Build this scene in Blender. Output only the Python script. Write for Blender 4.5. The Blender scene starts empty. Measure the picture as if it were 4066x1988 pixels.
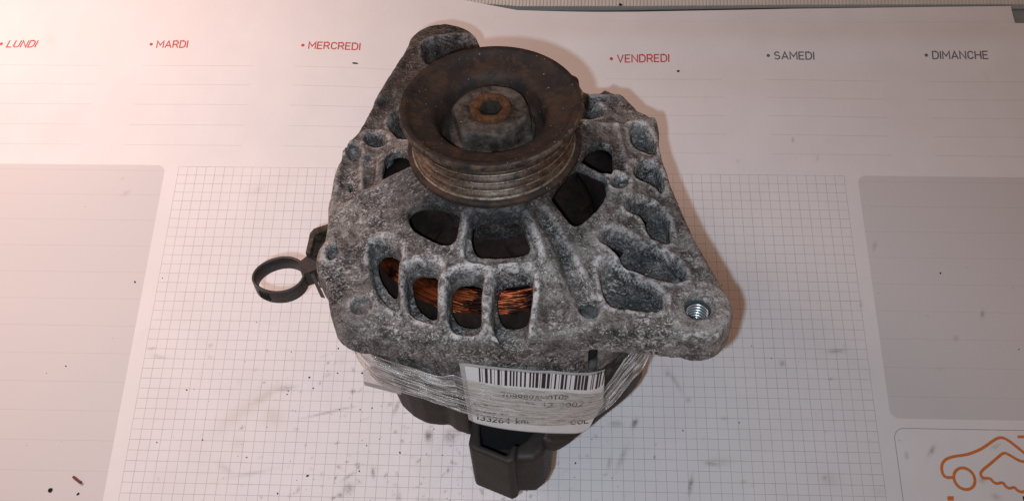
import bpy, math, random
import numpy as np
from mathutils import Matrix, Vector

MM = 0.001
sc = bpy.context.scene
rng = np.random.default_rng(7)
random.seed(7)

# ---------------------------------------------------------------- camera
CAM_R = Matrix(((0.99954122, -0.01223524, 0.02770646),
                (0.02199709, 0.92207847, -0.38637732),
                (-0.02082011, 0.38680951, 0.92192458)))
CAM_C = Vector((193.793, -228.366, 437.667)) * MM
cd = bpy.data.cameras.new("camera")
cam = bpy.data.objects.new("camera", cd)
sc.collection.objects.link(cam)
cd.sensor_width = 36.0
cd.lens = 36.0 * 3664.23 / 4066.0
cd.clip_start = 0.01
cd.clip_end = 20.0
cam.matrix_world = Matrix.Translation(CAM_C) @ CAM_R.to_4x4()
sc.camera = cam

# ---------------------------------------------------------------- light
w = bpy.data.worlds.new("World")
sc.world = w
w.use_nodes = True
w.node_tree.nodes["Background"].inputs[0].default_value = (1.0, 0.59, 0.42, 1)
w.node_tree.nodes["Background"].inputs[1].default_value = 0.235


def lamp(name, kind, loc, energy, color, **kw):
    d = bpy.data.lights.new(name, kind)
    d.energy = energy
    d.color = color
    for k, v in kw.items():
        setattr(d, k, v)
    o = bpy.data.objects.new(name, d)
    o.location = loc
    sc.collection.objects.link(o)
    return o


# the phone's flash, beside the lens
fl = CAM_C + CAM_R @ Vector((-0.012, -0.009, 0.0))
flash = lamp("flash_lamp", 'SPOT', fl, 3.05, (0.63, 0.82, 1.0), shadow_soft_size=0.0025,
             spot_size=math.radians(110), spot_blend=0.9)
flash.rotation_euler = CAM_R.to_euler()
# the warm workshop lamp, up on the left
wl = Vector((-0.23, 0.15, 0.43))
warm = lamp("warm_lamp", 'SPOT', wl, 10.3, (1.0, 0.735, 0.67), shadow_soft_size=0.08,
            spot_size=math.radians(108), spot_blend=1.0)
tgt = Vector((-0.14, -0.01, 0.0))
warm.rotation_euler = (tgt - wl).to_track_quat('-Z', 'Y').to_euler()
sc.view_settings.view_transform = 'Standard'
sc.view_settings.look = 'None'
sc.view_settings.exposure = 0.0
sc.view_settings.gamma = 1.0
sc.cycles.use_denoising = False

# ---------------------------------------------------------------- frame of the alternator
AX_O = np.array((177.702, -67.56, 178.854))
AX_U = np.array((0.99926721, 0.0, 0.03827598))
AX_V = np.array((0.01163786, 0.95265568, -0.30382842))
AX_N = np.array((-0.03646383, 0.30405123, 0.95195758))
WB = -165.0     # the root empty stands on the axis at this depth


def frame(wb=WB):
    o = (AX_O + wb * AX_N) * MM
    return Matrix(((AX_U[0], AX_V[0], AX_N[0], o[0]), (AX_U[1], AX_V[1], AX_N[1], o[1]),
                   (AX_U[2], AX_V[2], AX_N[2], o[2]), (0, 0, 0, 1)))


# ---------------------------------------------------------------- helpers
def mesh_np(name, V, quads=None, tris=None, faces=None, smooth=True):
    me = bpy.data.meshes.new(name)
    V = np.asarray(V, dtype=np.float32)
    if faces is not None:
        me.from_pydata(V.tolist(), [], faces)
    else:
        parts = [(np.asarray(a, dtype=np.int32), n) for a, n in ((quads, 4), (tris, 3)) if a is not None and len(a)]
        nl = sum(len(a) * n for a, n in parts)
        nf = sum(len(a) for a, n in parts)
        me.vertices.add(len(V))
        me.vertices.foreach_set("co", V.ravel())
        me.loops.add(nl)
        me.loops.foreach_set("vertex_index", np.concatenate([a.ravel() for a, n in parts]))
        me.polygons.add(nf)
        starts, c = [], 0
        for a, n in parts:
            starts.append(c + np.arange(len(a)) * n)
            c += len(a) * n
        me.polygons.foreach_set("loop_start", np.concatenate(starts).astype(np.int32))
        me.update(calc_edges=True)
    if smooth:
        me.polygons.foreach_set("use_smooth", np.ones(len(me.polygons), dtype=bool))
    me.validate()
    return me


def link(name, me, mat, parent=None, mw=None, **props):
    o = bpy.data.objects.new(name, me)
    if mat is not None and me is not None and not me.materials:
        me.materials.append(mat)
    sc.collection.objects.link(o)
    if parent is not None:
        o.parent = parent
    if mw is not None:
        o.matrix_world = mw
    for k, v in props.items():
        o[k] = v
    return o


def L(P, wb=WB):
    """local millimetres (u, v, w) -> metres in the thing's own frame"""
    P = np.array(P, dtype=float).reshape(-1, 3).copy()
    P[:, 2] -= wb
    return P * MM


class MB:
    def __init__(self):
        self.v, self.f = [], []

    def add(self, v, f):
        b = len(self.v)
        self.v += [tuple(map(float, p)) for p in v]
        self.f += [tuple(i + b for i in q) for q in f]

    def mesh(self, name, smooth=True, wb=WB, world=False):
        V = np.array(self.v) * MM if world else L(self.v, wb)
        return mesh_np(name, V, faces=self.f, smooth=smooth)


def grid_faces(n, m, wrap=False):
    f = []
    for i in range(n - 1):
        for j in range(m if wrap else m - 1):
            j2 = (j + 1) % m
            f.append((i * m + j, i * m + j2, (i + 1) * m + j2, (i + 1) * m + j))
    return f


def lathe(mb, prof, n=96, c=(0, 0), rmod=None):
    t = np.linspace(0, 2 * math.pi, n, endpoint=False)
    V = []
    for k, (r, z) in enumerate(prof):
        rr = r if rmod is None else rmod(r, z, t)
        V += list(zip(c[0] + rr * np.cos(t), c[1] + rr * np.sin(t), np.full(n, z)))
    mb.add(V, [q[::-1] for q in grid_faces(len(prof), n, True)])


def tube(mb, pts, r, n=5):
    pts = np.array(pts, float)
    T = np.gradient(pts, axis=0)
    T /= np.linalg.norm(T, axis=1)[:, None] + 1e-9
    a = np.cross(T, (0, 0, 1.0))
    bad = np.linalg.norm(a, axis=1) < 1e-3
    a[bad] = (1, 0, 0)
    a /= np.linalg.norm(a, axis=1)[:, None]
    b = np.cross(T, a)
    V = []
    for i in range(len(pts)):
        for k in range(n):
            t = 2 * math.pi * k / n
            V.append(pts[i] + r * (math.cos(t) * a[i] + math.sin(t) * b[i]))
    mb.add(V, grid_faces(len(pts), n, True) + [tuple(range(n))[::-1], tuple(range((len(pts) - 1) * n, len(pts) * n))])


def prism(mb, poly, z0, z1):
    n = len(poly)
    V = [(x, y, z0) for x, y in poly] + [(x, y, z1) for x, y in poly]
    a = sum(poly[i][0] * poly[(i + 1) % n][1] - poly[(i + 1) % n][0] * poly[i][1] for i in range(n))
    F = [tuple(range(n, 2 * n)), tuple(range(n))[::-1]] + [(i, (i + 1) % n, n + (i + 1) % n, n + i) for i in range(n)]
    if a < 0:
        F = [f[::-1] for f in F]
    mb.add(V, F)


def ribbon(pts, wid):
    """flat stroke along 2-D points with rounded ends; returns verts and faces"""
    pts = np.array(pts, float)
    closed = len(pts) > 3 and np.linalg.norm(pts[0] - pts[-1]) < 1e-6
    if closed:
        pts = pts[:-1]
    n = len(pts)
    V, F = [], []
    for i in range(n):
        a = pts[(i - 1) % n] if (closed or i > 0) else None
        c = pts[(i + 1) % n] if (closed or i < n - 1) else None
        d1 = (pts[i] - a) if a is not None else (c - pts[i])
        d2 = (c - pts[i]) if c is not None else (pts[i] - a)
        d1 = d1 / (np.linalg.norm(d1) + 1e-9)
        d2 = d2 / (np.linalg.norm(d2) + 1e-9)
        n1, n2 = np.array((-d1[1], d1[0])), np.array((-d2[1], d2[0]))
        m_ = n1 + n2
        m_ = m_ / (np.linalg.norm(m_) + 1e-9)
        k = wid / 2 / max(.45, float(m_ @ n1))
        ext = 0 if closed else ((-d1 * wid * .3) if i == 0 else ((d2 * wid * .3) if i == n - 1 else 0))
        V += [pts[i] - m_ * k + ext, pts[i] + m_ * k + ext]
    for i in range(n if closed else n - 1):
        j = (i + 1) % n
        F.append((2 * i, 2 * j, 2 * j + 1, 2 * i + 1))
    return V, F


def arc(cx, cy, rx, ry, a0, a1, n=8):
    return [(cx + rx * math.cos(math.radians(a0 + (a1 - a0) * i / n)), cy + ry * math.sin(math.radians(a0 + (a1 - a0) * i / n))) for i in range(n + 1)]


# a small single-line alphabet, cell height 1
GL = {
    'L': (.55, [[(0, 1), (0, 0), (.55, 0)]]),
    'U': (.66, [[(0, 1), (0, .3)] + arc(.33, .3, .33, .3, 180, 360) + [(.66, 1)]]),
    'N': (.68, [[(0, 0), (0, 1), (.68, 0), (.68, 1)]]),
    'D': (.66, [[(0, 0), (0, 1), (.3, 1)] + arc(.3, .64, .36, .36, 90, 0, 5) + arc(.3, .36, .36, .36, 0, -90, 5) + [(0, 0)]]),
    'I': (.02, [[(0, 0), (0, 1)]]),
    'M': (.8, [[(0, 0), (0, 1), (.4, .35), (.8, 1), (.8, 0)]]),
    'A': (.72, [[(0, 0), (.36, 1), (.72, 0)], [(.13, .3), (.59, .3)]]),
    'R': (.62, [[(0, 0), (0, 1), (.34, 1)] + arc(.34, .73, .27, .27, 90, -90, 8) + [(0, .46)], [(.36, .46), (.62, 0)]]),
    'E': (.55, [[(.55, 1), (0, 1), (0, 0), (.55, 0)], [(0, .52), (.48, .52)]]),
    'F': (.52, [[(.52, 1), (0, 1), (0, 0)], [(0, .52), (.44, .52)]]),
    'C': (.62, [arc(.33, .67, .31, .33, 20, 180, 7) + arc(.33, .33, .31, .33, 180, 340, 7)]),
    'S': (.6, [arc(.3, .74, .28, .26, 30, 230, 8) + arc(.3, .27, .3, .27, 60, -150, 8)]),
    'V': (.68, [[(0, 1), (.34, 0), (.68, 1)]]),
    'H': (.66, [[(0, 0), (0, 1)], [(.66, 0), (.66, 1)], [(0, .52), (.66, .52)]]),
    'O': (.66, [arc(.33, .5, .33, .5, 90, 450, 16)]),
    '0': (.6, [arc(.3, .5, .3, .5, 90, 450, 16)]),
    'T': (.64, [[(.32, 0), (.32, 1)], [(0, 1), (.64, 1)]]),
    '1': (.35, [[(0, .78), (.25, 1), (.25, 0)]]),
    '2': (.58, [arc(.29, .72, .27, .28, 160, -35, 8) + [(0, 0), (.58, 0)]]),
    '3': (.58, [arc(.27, .75, .27, .25, 150, -90, 8), arc(.27, .26, .3, .26, 90, -150, 8)]),
    '4': (.62, [[(.46, 0), (.46, 1), (0, .28), (.62, .28)]]),
    '6': (.58, [arc(.29, .3, .28, .3, 90, 450, 12), [(.03, .38), (.12, .75), (.4, 1)]]),
    '7': (.55, [[(0, 1), (.55, 1), (.18, 0)]]),
    '8': (.58, [arc(.29, .75, .24, .24, 90, 450, 12), arc(.29, .26, .29, .26, 90, 450, 12)]),
    '9': (.58, [arc(.29, .7, .28, .3, 90, 450, 12), [(.55, .62), (.46, .25), (.18, 0)]]),
    'k': (.5, [[(0, 0), (0, 1)], [(.45, .62), (0, .28), (.5, 0)]]),
    'm': (.8, [[(0, 0), (0, .62), (.2, .66), (.4, .6), (.4, 0)], [(.4, .6), (.6, .66), (.8, .6), (.8, 0)]]),
    '-': (.4, [[(0, .45), (.4, .45)]]),
    '.': (.02, [[(0, 0), (0, .03)]]),
    ' ': (.4, []),
}


def text_strokes(s, gap=.26):
    x, out = 0.0, []
    for ch in s:
        wd, st = GL[ch]
        for q in st:
            out.append([(x + a, b) for a, b in q])
        x += wd + gap
    return out, x - gap


# ---------------------------------------------------------------- materials
def newmat(name):
    m = bpy.data.materials.new(name)
    m.use_nodes = True
    nt = m.node_tree
    b = nt.nodes["Principled BSDF"]
    return m, nt, b


def N(nt, t, **kw):
    n = nt.nodes.new(t)
    for k, v in kw.items():
        if k.startswith('i_'):
            n.inputs[k[2:].replace('_', ' ')].default_value = v
        else:
            setattr(n, k, v)
    return n


def noise(nt, co, scale, detail=4, rough=.6, dist=0.0):
    n = N(nt, 'ShaderNodeTexNoise')
    n.inputs['Scale'].default_value = scale
    n.inputs['Detail'].default_value = detail
    n.inputs['Roughness'].default_value = rough
    n.inputs['Distortion'].default_value = dist
    nt.links.new(co, n.inputs['Vector'])
    return n.outputs['Fac']


def ramp(nt, fac, stops, interp='LINEAR'):
    r = N(nt, 'ShaderNodeValToRGB')
    r.color_ramp.interpolation = interp
    el = r.color_ramp.elements
    while len(el) < len(stops):
        el.new(.5)
    for e, (p, c) in zip(el, stops):
        e.position = p
        e.color = (c, c, c, 1) if isinstance(c, (int, float)) else (*c, 1)
    nt.links.new(fac, r.inputs[0])
    return r.outputs[0]


def mixc(nt, fac, a, b, blend='MIX'):
    m = N(nt, 'ShaderNodeMix', data_type='RGBA', blend_type=blend)
    for s, v in (('Factor', fac), ('A', a), ('B', b)):
        i = [x for x in m.inputs if x.name == s and (x.type == 'RGBA' if s != 'Factor' else x.type == 'VALUE')][0]
        if hasattr(v, 'links') or isinstance(v, bpy.types.NodeSocket):
            nt.links.new(v, i)
        elif isinstance(v, (int, float)):
            i.default_value = v
        else:
            i.default_value = (*v, 1)
    return [x for x in m.outputs if x.type == 'RGBA'][0]


def mul(nt, a, b, op='MULTIPLY'):
    m = N(nt, 'ShaderNodeMath', operation=op)
    for k, v in enumerate((a, b)):
        if isinstance(v, (int, float)):
            m.inputs[k].default_value = v
        else:
            nt.links.new(v, m.inputs[k])
    return m.outputs[0]


def coord(nt, stretch=None, rot=None):
    t = N(nt, 'ShaderNodeTexCoord')
    if stretch is None:
        return t.outputs['Object']
    mp = N(nt, 'ShaderNodeMapping')
    mp.inputs['Scale'].default_value = stretch
    if rot:
        mp.inputs['Rotation'].default_value = rot
    nt.links.new(t.outputs['Object'], mp.inputs['Vector'])
    return mp.outputs[0]


def bump(nt, b, h, strength, dist):
    n = N(nt, 'ShaderNodeBump')
    n.inputs['Strength'].default_value = strength
    n.inputs['Distance'].default_value = dist
    nt.links.new(h, n.inputs['Height'])
    nt.links.new(n.outputs[0], b.inputs['Normal'])


def mat_cast():
    m, nt, b = newmat("corroded_cast_aluminium")
    co = coord(nt)
    big = noise(nt, co, 48, 4, .6, .4)
    mid = noise(nt, co, 240, 6, .7, .5)
    fine = noise(nt, co, 1400, 4, .75)
    base = mul(nt, mul(nt, mid, .5), mul(nt, big, .5), 'ADD')
    col = ramp(nt, base, [(.39, (.022, .017, .013)), (.45, (.080, .066, .055)), (.51, (.175, .152, .132)), (.585, (.34, .305, .27))])
    col = mixc(nt, 1.0, col, ramp(nt, fine, [(.30, .55), (.5, .98), (.68, 1.4)]), 'MULTIPLY')
    at = N(nt, 'ShaderNodeAttribute', attribute_name='grime_shade')  # brown staining, with the shadow below the pulley painted in
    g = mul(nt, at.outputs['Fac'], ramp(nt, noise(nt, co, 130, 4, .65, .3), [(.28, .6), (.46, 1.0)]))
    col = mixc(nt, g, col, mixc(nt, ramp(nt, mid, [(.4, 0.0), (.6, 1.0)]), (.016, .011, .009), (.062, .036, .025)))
    ol = N(nt, 'ShaderNodeAttribute', attribute_name='oil_shade')  # oily dirt and the shade of the pockets, both as dark colour
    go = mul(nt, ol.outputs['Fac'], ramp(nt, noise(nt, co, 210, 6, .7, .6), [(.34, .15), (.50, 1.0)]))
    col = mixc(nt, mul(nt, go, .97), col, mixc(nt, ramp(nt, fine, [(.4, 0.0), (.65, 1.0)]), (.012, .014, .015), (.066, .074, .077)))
    ce = N(nt, 'ShaderNodeAttribute', attribute_name='crest')
    edge = ce.outputs['Fac']
    # pale corrosion crust: ragged flakes gathered in patches
    st = coord(nt, (1.0, 1.7, 1.0), (0, 0, .6))
    fl_ = noise(nt, st, 430, 8, .86, 1.4)
    zone = ramp(nt, noise(nt, co, 85, 5, .65, .5), [(.42, .12), (.54, 1.0)])
    cx_ = N(nt, 'ShaderNodeAttribute', attribute_name='crust')
    zone = mul(nt, zone, mul(nt, cx_.outputs['Fac'], .8), 'MAXIMUM')
    thr = mul(nt, ramp(nt, fl_, [(.53, 0.0), (.565, 1.0)]), zone)
    sp = ramp(nt, noise(nt, st, 1000, 4, .7, .5), [(.59, 0.0), (.65, 1.0)])
    wear = mul(nt, edge, ramp(nt, noise(nt, co, 330, 5, .7, .4), [(.42, .08), (.56, .95)]))
    f = mul(nt, mul(nt, mul(nt, thr, .85), mul(nt, sp, .8), 'MAXIMUM'), wear, 'MAXIMUM')
    f = mul(nt, f, mul(nt, 1.0, mul(nt, at.outputs['Fac'], .78), 'SUBTRACT'))
    f = mul(nt, f, mul(nt, 1.0, mul(nt, ol.outputs['Fac'], .55), 'SUBTRACT'))
    col = mixc(nt, f, col, (.80, .75, .71))
    dk = ramp(nt, noise(nt, co, 950, 4, .7), [(.36, 1.0), (.41, 0.0)])
    col = mixc(nt, mul(nt, dk, .75), col, (.02, .016, .013))
    nt.links.new(col, b.inputs['Base Color'])
    b.inputs['Roughness'].default_value = .7
    b.inputs['Metallic'].default_value = .25
    b.inputs['Specular IOR Level'].default_value = .4
    h = mul(nt, mul(nt, fl_, 1.0), mul(nt, fine, .6), 'ADD')
    bump(nt, b, h, .9, .0008)
    return m


def mat_rust(name, c0, c1, c2, scale=300, rough=.62, metal=.35, b_=.4, specks=True):
    m, nt, b = newmat(name)
    co = coord(nt)
    a = noise(nt, co, scale * .25, 4, .65)
    d = noise(nt, co, scale, 5, .65)
    col = ramp(nt, mul(nt, mul(nt, a, .6), mul(nt, d, .4), 'ADD'), [(.36, c0), (.5, c1), (.64, c2)])
    if specks:
        s = ramp(nt, noise(nt, co, 900, 2, .5), [(.715, 0.0), (.74, 1.0)])
        col = mixc(nt, mul(nt, s, .8), col, (.35, .31, .27))
    nt.links.new(col, b.inputs['Base Color'])
    b.inputs['Roughness'].default_value = rough
    b.inputs['Metallic'].default_value = metal
    b.inputs['Specular IOR Level'].default_value = .5 if rough < .5 else .18
    bump(nt, b, noise(nt, co, scale * 3, 4, .7), b_, .0004)
    return m


def mat_plain(name, col, rough=.6, metal=0.0, var=.25, scale=200, b_=.15):
    m, nt, b = newmat(name)
    co = coord(nt)
    n_ = noise(nt, co, scale, 4, .6)
    c = mixc(nt, ramp(nt, n_, [(.3, 0.0), (.7, 1.0)]), tuple(x * (1 - var) for x in col), tuple(min(1, x * (1 + var)) for x in col))
    nt.links.new(c, b.inputs['Base Color'])
    b.inputs['Roughness'].default_value = rough
    b.inputs['Metallic'].default_value = metal
    bump(nt, b, noise(nt, co, scale * 4, 3, .6), b_, .0003)
    return m


def mat_paper():
    m, nt, b = newmat("printed_planner_paper")
    at = N(nt, 'ShaderNodeAttribute', attribute_name='print_xy')     # millimetres on the printed sheet
    sx = N(nt, 'ShaderNodeSeparateXYZ')
    nt.links.new(at.outputs['Vector'], sx.inputs[0])
    X, Y = sx.outputs[0], sx.outputs[1]

    def between(v, a, c):
        return mul(nt, mul(nt, v, a, 'GREATER_THAN'), mul(nt, v, c, 'LESS_THAN'))

    def lines(v, pitch, off, half):
        t = mul(nt, mul(nt, v, off, 'SUBTRACT'), pitch, 'DIVIDE')
        fr = N(nt, 'ShaderNodeMath', operation='PINGPONG')
        nt.links.new(t, fr.inputs[0])
        fr.inputs[1].default_value = .5
        return mul(nt, fr.outputs[0], half / pitch, 'LESS_THAN')

    base = ramp(nt, noise(nt, coord(nt), 40, 4, .6), [(.3, (.775, .77, .765)), (.7, (.82, .815, .81))])
    # squared area, 71 squares of 5 mm across
    ing = mul(nt, between(X, -.12, 355.12), between(Y, -400.0, .12))
    gl = mul(nt, lines(X, 5.0, 0.0, .125), lines(Y, 5.0, 0.0, .125), 'MAXIMUM')
    fade = ramp(nt, noise(nt, coord(nt), 120, 3, .6), [(.3, .42), (.7, .72)])
    col = mixc(nt, mul(nt, mul(nt, ing, gl), fade), base, (.30, .27, .33))
    # ruled lines of the weekday columns
    dx = N(nt, 'ShaderNodeMath', operation='FLOORED_MODULO')
    nt.links.new(mul(nt, X, 119.2, 'ADD'), dx.inputs[0])
    dx.inputs[1].default_value = 87.5
    rl = mul(nt, mul(nt, lines(Y, 11.55, 12.6, .11), between(Y, 8.0, 61.0)), mul(nt, dx.outputs[0], 64.0, 'LESS_THAN'))
    col = mixc(nt, mul(nt, rl, .42), col, (.34, .31, .32))

    # two grey note boxes with rounded corners
    def rbox(x0, y0, x1, y1, r, grow=0.0):
        cx, cy, hx, hy = (x0 + x1) / 2, (y0 + y1) / 2, (x1 - x0) / 2 - r, (y1 - y0) / 2 - r
        ax = N(nt, 'ShaderNodeMath', operation='ABSOLUTE')
        nt.links.new(mul(nt, X, cx, 'SUBTRACT'), ax.inputs[0])
        ay = N(nt, 'ShaderNodeMath', operation='ABSOLUTE')
        nt.links.new(mul(nt, Y, cy, 'SUBTRACT'), ay.inputs[0])
        qx = mul(nt, mul(nt, ax.outputs[0], hx, 'SUBTRACT'), 0.0, 'MAXIMUM')
        qy = mul(nt, mul(nt, ay.outputs[0], hy, 'SUBTRACT'), 0.0, 'MAXIMUM')
        s = mul(nt, mul(nt, qx, qx), mul(nt, qy, qy), 'ADD')
        q = N(nt, 'ShaderNodeMath', operation='SQRT')
        nt.links.new(s, q.inputs[0])
        return mul(nt, q.outputs[0], r, 'SUBTRACT')

    for (bx, off) in (((362.0, -128.7, 640.0, .2), -17.6), ((-290.0, -330.0, -7.4, .8), -16.8)):
        d = mul(nt, rbox(*bx, 4.5), 0.0, 'LESS_THAN')
        col = mixc(nt, d, col, mixc(nt, mul(nt, lines(Y, 14.35, off, .12), .35), (.655, .645, .64), (.42, .40, .40)))
    d = rbox(362.6, -300.0, 640.0, -133.3, 5.0)
    ab = N(nt, 'ShaderNodeMath', operation='ABSOLUTE')
    nt.links.new(d, ab.inputs[0])
    col = mixc(nt, mul(nt, mul(nt, ab.outputs[0], .17, 'LESS_THAN'), .75), col, (.22, .2, .24))
    # smudges left by greasy hands and parts
    sm = N(nt, 'ShaderNodeAttribute', attribute_name='smudge')
    sc_ = N(nt, 'ShaderNodeSeparateColor')
    nt.links.new(sm.outputs['Color'], sc_.inputs[0])
    brk = ramp(nt, noise(nt, coord(nt), 700, 4, .7), [(.35, .3), (.53, 1.1)])
    col = mixc(nt, mul(nt, sc_.outputs[0], brk), col, (.10, .085, .07))
    col = mixc(nt, mul(nt, sc_.outputs[1], .8), col, (.46, .42, .33))
    fs = ramp(nt, noise(nt, coord(nt), 420, 2, .55), [(.735, 0.0), (.77, 1.0)])
    col = mixc(nt, mul(nt, mul(nt, fs, .55), sc_.outputs[2]), col, (.09, .075, .06))
    nt.links.new(col, b.inputs['Base Color'])
    b.inputs['Roughness'].default_value = .62
    b.inputs['Specular IOR Level'].default_value = .3
    bump(nt, b, noise(nt, coord(nt), 60, 3, .5), .12, .001)
    return m


def mat_film():
    m, nt, b = newmat("stretch_film")
    out = nt.nodes["Material Output"]
    at = N(nt, 'ShaderNodeAttribute', attribute_name='strip')     # x along the band, y across it
    mp = N(nt, 'ShaderNodeMapping')
    mp.inputs['Scale'].default_value = (.7, 30, 1)
    nt.links.new(at.outputs['Vector'], mp.inputs['Vector'])
    s1 = noise(nt, mp.outputs[0], 1.0, 4, .6, .35)
    mp2 = N(nt, 'ShaderNodeMapping')
    mp2.inputs['Scale'].default_value = (1.6, 75, 1)
    nt.links.new(at.outputs['Vector'], mp2.inputs['Vector'])
    s2 = noise(nt, mp2.outputs[0], 1.0, 3, .6, .3)
    s = mul(nt, mul(nt, s1, .62), mul(nt, s2, .38), 'ADD')
    fac = ramp(nt, s, [(.43, .08), (.475, .38), (.515, .97)])
    sp_ = N(nt, 'ShaderNodeSeparateXYZ')
    nt.links.new(at.outputs['Vector'], sp_.inputs[0])
    lx = mul(nt, mul(nt, sp_.outputs[0], -11.2, 'GREATER_THAN'), mul(nt, sp_.outputs[0], -5.8, 'LESS_THAN'))
    fac = mul(nt, fac, mul(nt, 1.0, mul(nt, lx, .42), 'SUBTRACT'))     # a single turn of film over the label
    b.inputs['Base Color'].default_value = (.62, .57, .52, 1)
    nt.links.new(ramp(nt, noise(nt, mp.outputs[0], 2.3, 3, .6), [(.38, (.26, .21, .16)), (.46, (.58, .51, .44)), (.54, (.95, .91, .86))]), b.inputs['Base Color'])  # glossy sheen put into the colour as near-white streaks
    b.inputs['Roughness'].default_value = .13
    b.inputs['Specular IOR Level'].default_value = .7
    bump(nt, b, s, 1.0, .0022)
    tr = N(nt, 'ShaderNodeBsdfTransparent')
    tr.inputs[0].default_value = (.93, .91, .88, 1)
    mx = N(nt, 'ShaderNodeMixShader')
    nt.links.new(fac, mx.inputs[0])
    nt.links.new(tr.outputs[0], mx.inputs[1])
    nt.links.new(b.outputs[0], mx.inputs[2])
    nt.links.new(mx.outputs[0], out.inputs['Surface'])
    return m


M_CAST = mat_cast()
M_PULLEY = mat_rust("brown_rusted_steel", (.028, .021, .018), (.040, .027, .021), (.075, .040, .026), 260, .6, .1, .45)
M_GROOVE = mat_rust("groove_rust", (.022, .015, .011), (.075, .038, .022), (.13, .095, .065), 420, .45, .5, .3)
nt_ = M_GROOVE.node_tree
b_ = nt_.nodes["Principled BSDF"]
sx_ = N(nt_, 'ShaderNodeSeparateXYZ')
nt_.links.new(coord(nt_), sx_.inputs[0])
rr_ = N(nt_, 'ShaderNodeMath', operation='SQRT')
nt_.links.new(mul(nt_, mul(nt_, sx_.outputs[0], sx_.outputs[0]), mul(nt_, sx_.outputs[1], sx_.outputs[1]), 'ADD'), rr_.inputs[0])
cr_ = mul(nt_, ramp(nt_, mul(nt_, rr_.outputs[0], 100.0), [(.0, 0.0), (1.0, 1.0)]), 0.0)
cr_ = mul(nt_, mul(nt_, rr_.outputs[0], .02735, 'GREATER_THAN'), ramp(nt_, noise(nt_, coord(nt_), 300, 4, .7), [(.42, .1), (.55, 1.0)]))
old_ = b_.inputs['Base Color'].links[0].from_socket
nt_.links.new(mixc(nt_, cr_, old_, (.30, .235, .165)), b_.inputs['Base Color'])
nt_ = M_PULLEY.node_tree
b_ = nt_.nodes["Principled BSDF"]
sx_ = N(nt_, 'ShaderNodeSeparateXYZ')
nt_.links.new(coord(nt_), sx_.inputs[0])
rr_ = N(nt_, 'ShaderNodeMath', operation='SQRT')
nt_.links.new(mul(nt_, mul(nt_, sx_.outputs[0], sx_.outputs[0]), mul(nt_, sx_.outputs[1], sx_.outputs[1]), 'ADD'), rr_.inputs[0])
old_ = b_.inputs['Base Color'].links[0].from_socket
ed_ = mul(nt_, mul(nt_, rr_.outputs[0], .02955, 'GREATER_THAN'), ramp(nt_, noise(nt_, coord(nt_), 260, 4, .7), [(.40, .0), (.58, .7)]))
c1_ = mixc(nt_, ed_, old_, (.17, .115, .075))
c2_ = mixc(nt_, mul(nt_, ramp(nt_, noise(nt_, coord(nt_), 110, 4, .7, .6), [(.50, 0.0), (.60, .75)]), 1.0), c1_, (.070, .040, .026))
c3_ = mixc(nt_, ramp(nt_, noise(nt_, coord(nt_), 70, 5, .7, .8), [(.38, .75), (.50, 0.0)]), c2_, (.018, .017, .017))
nt_.links.new(c3_, b_.inputs['Base Color'])
M_NUT = mat_rust("grey_oxidised_steel", (.026, .019, .014), (.085, .065, .052), (.16, .13, .107), 340, .65, .2, .8)
M_SHAFT = mat_rust("orange_rust", (.035, .018, .011), (.105, .045, .019), (.17, .075, .032), 700, .75, .1, .8)
M_PLASTIC = mat_plain("dusty_brown_black_plastic", (.032, .023, .018), .6, 0, .3, 120, .2)
M_BLACK = mat_plain("grime_and_dark_fill", (.010, .008, .007), .95, 0, .3, 300, .4)  # black of grit and print, also of fills painted dark for shaded hollows
M_FAN = mat_rust("dark_rusted_sheet", (.008, .005, .004), (.018, .010, .007), (.034, .018, .013), 260, .9, 0, .3, False)
M_CLIP = mat_plain("dusty_black_nylon", (.034, .026, .022), .5, 0, .3, 500, .25)
M_PAPER = mat_paper()
M_FILM = mat_film()
M_LABEL = mat_plain("label_paper", (.82, .79, .76), .5, 0, .05, 300, .05)
M_TAPE = mat_plain("label_backing", (.50, .46, .43), .45, 0, .08, 300, .05)
M_BAR = mat_plain("barcode_print", (.035, .012, .014), .5, 0, .2, 500, .02)
M_INK = mat_plain("faded_print", (.06, .05, .042), .6, 0, .6, 900, .02)
M_RED = mat_plain("red_print", (.55, .07, .055), .6, 0, .2, 900, .02)
M_GREYINK = mat_plain("grey_print", (.16, .14, .145), .6, 0, .15, 900, .02)
M_ORANGE = mat_plain("orange_print", (.68, .20, .035), .6, 0, .12, 900, .02)
M_DESK = mat_plain("grey_green_table", (.30, .32, .29), .6, 0, .1, 60, .1)
M_CARD = mat_plain("brown_cardboard", (.05, .038, .025), .9, 0, .3, 300, .3)
M_STRIP = mat_plain("cream_ribbed_plastic", (.62, .60, .54), .5, 0, .06, 100, .05)
M_STEEL = mat_plain("bright_thread_steel", (.10, .112, .115), .4, .4, .1, 400, .05)
M_BLUEZINC = mat_rust("zinc_plated_steel", (.03, .033, .033), (.07, .075, .076), (.12, .125, .125), 400, .6, .2, .4, False)


def mat_copper():
    m, nt, b = newmat("varnished_copper_wire")
    n_ = noise(nt, coord(nt), 130, 3, .6)
    c = ramp(nt, n_, [(.42, (.035, .008, .004)), (.60, (.36, .082, .024))])
    nt.links.new(c, b.inputs['Base Color'])
    b.inputs['Metallic'].default_value = .8
    b.inputs['Roughness'].default_value = .36
    return m


M_COPPER = mat_copper()

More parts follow.
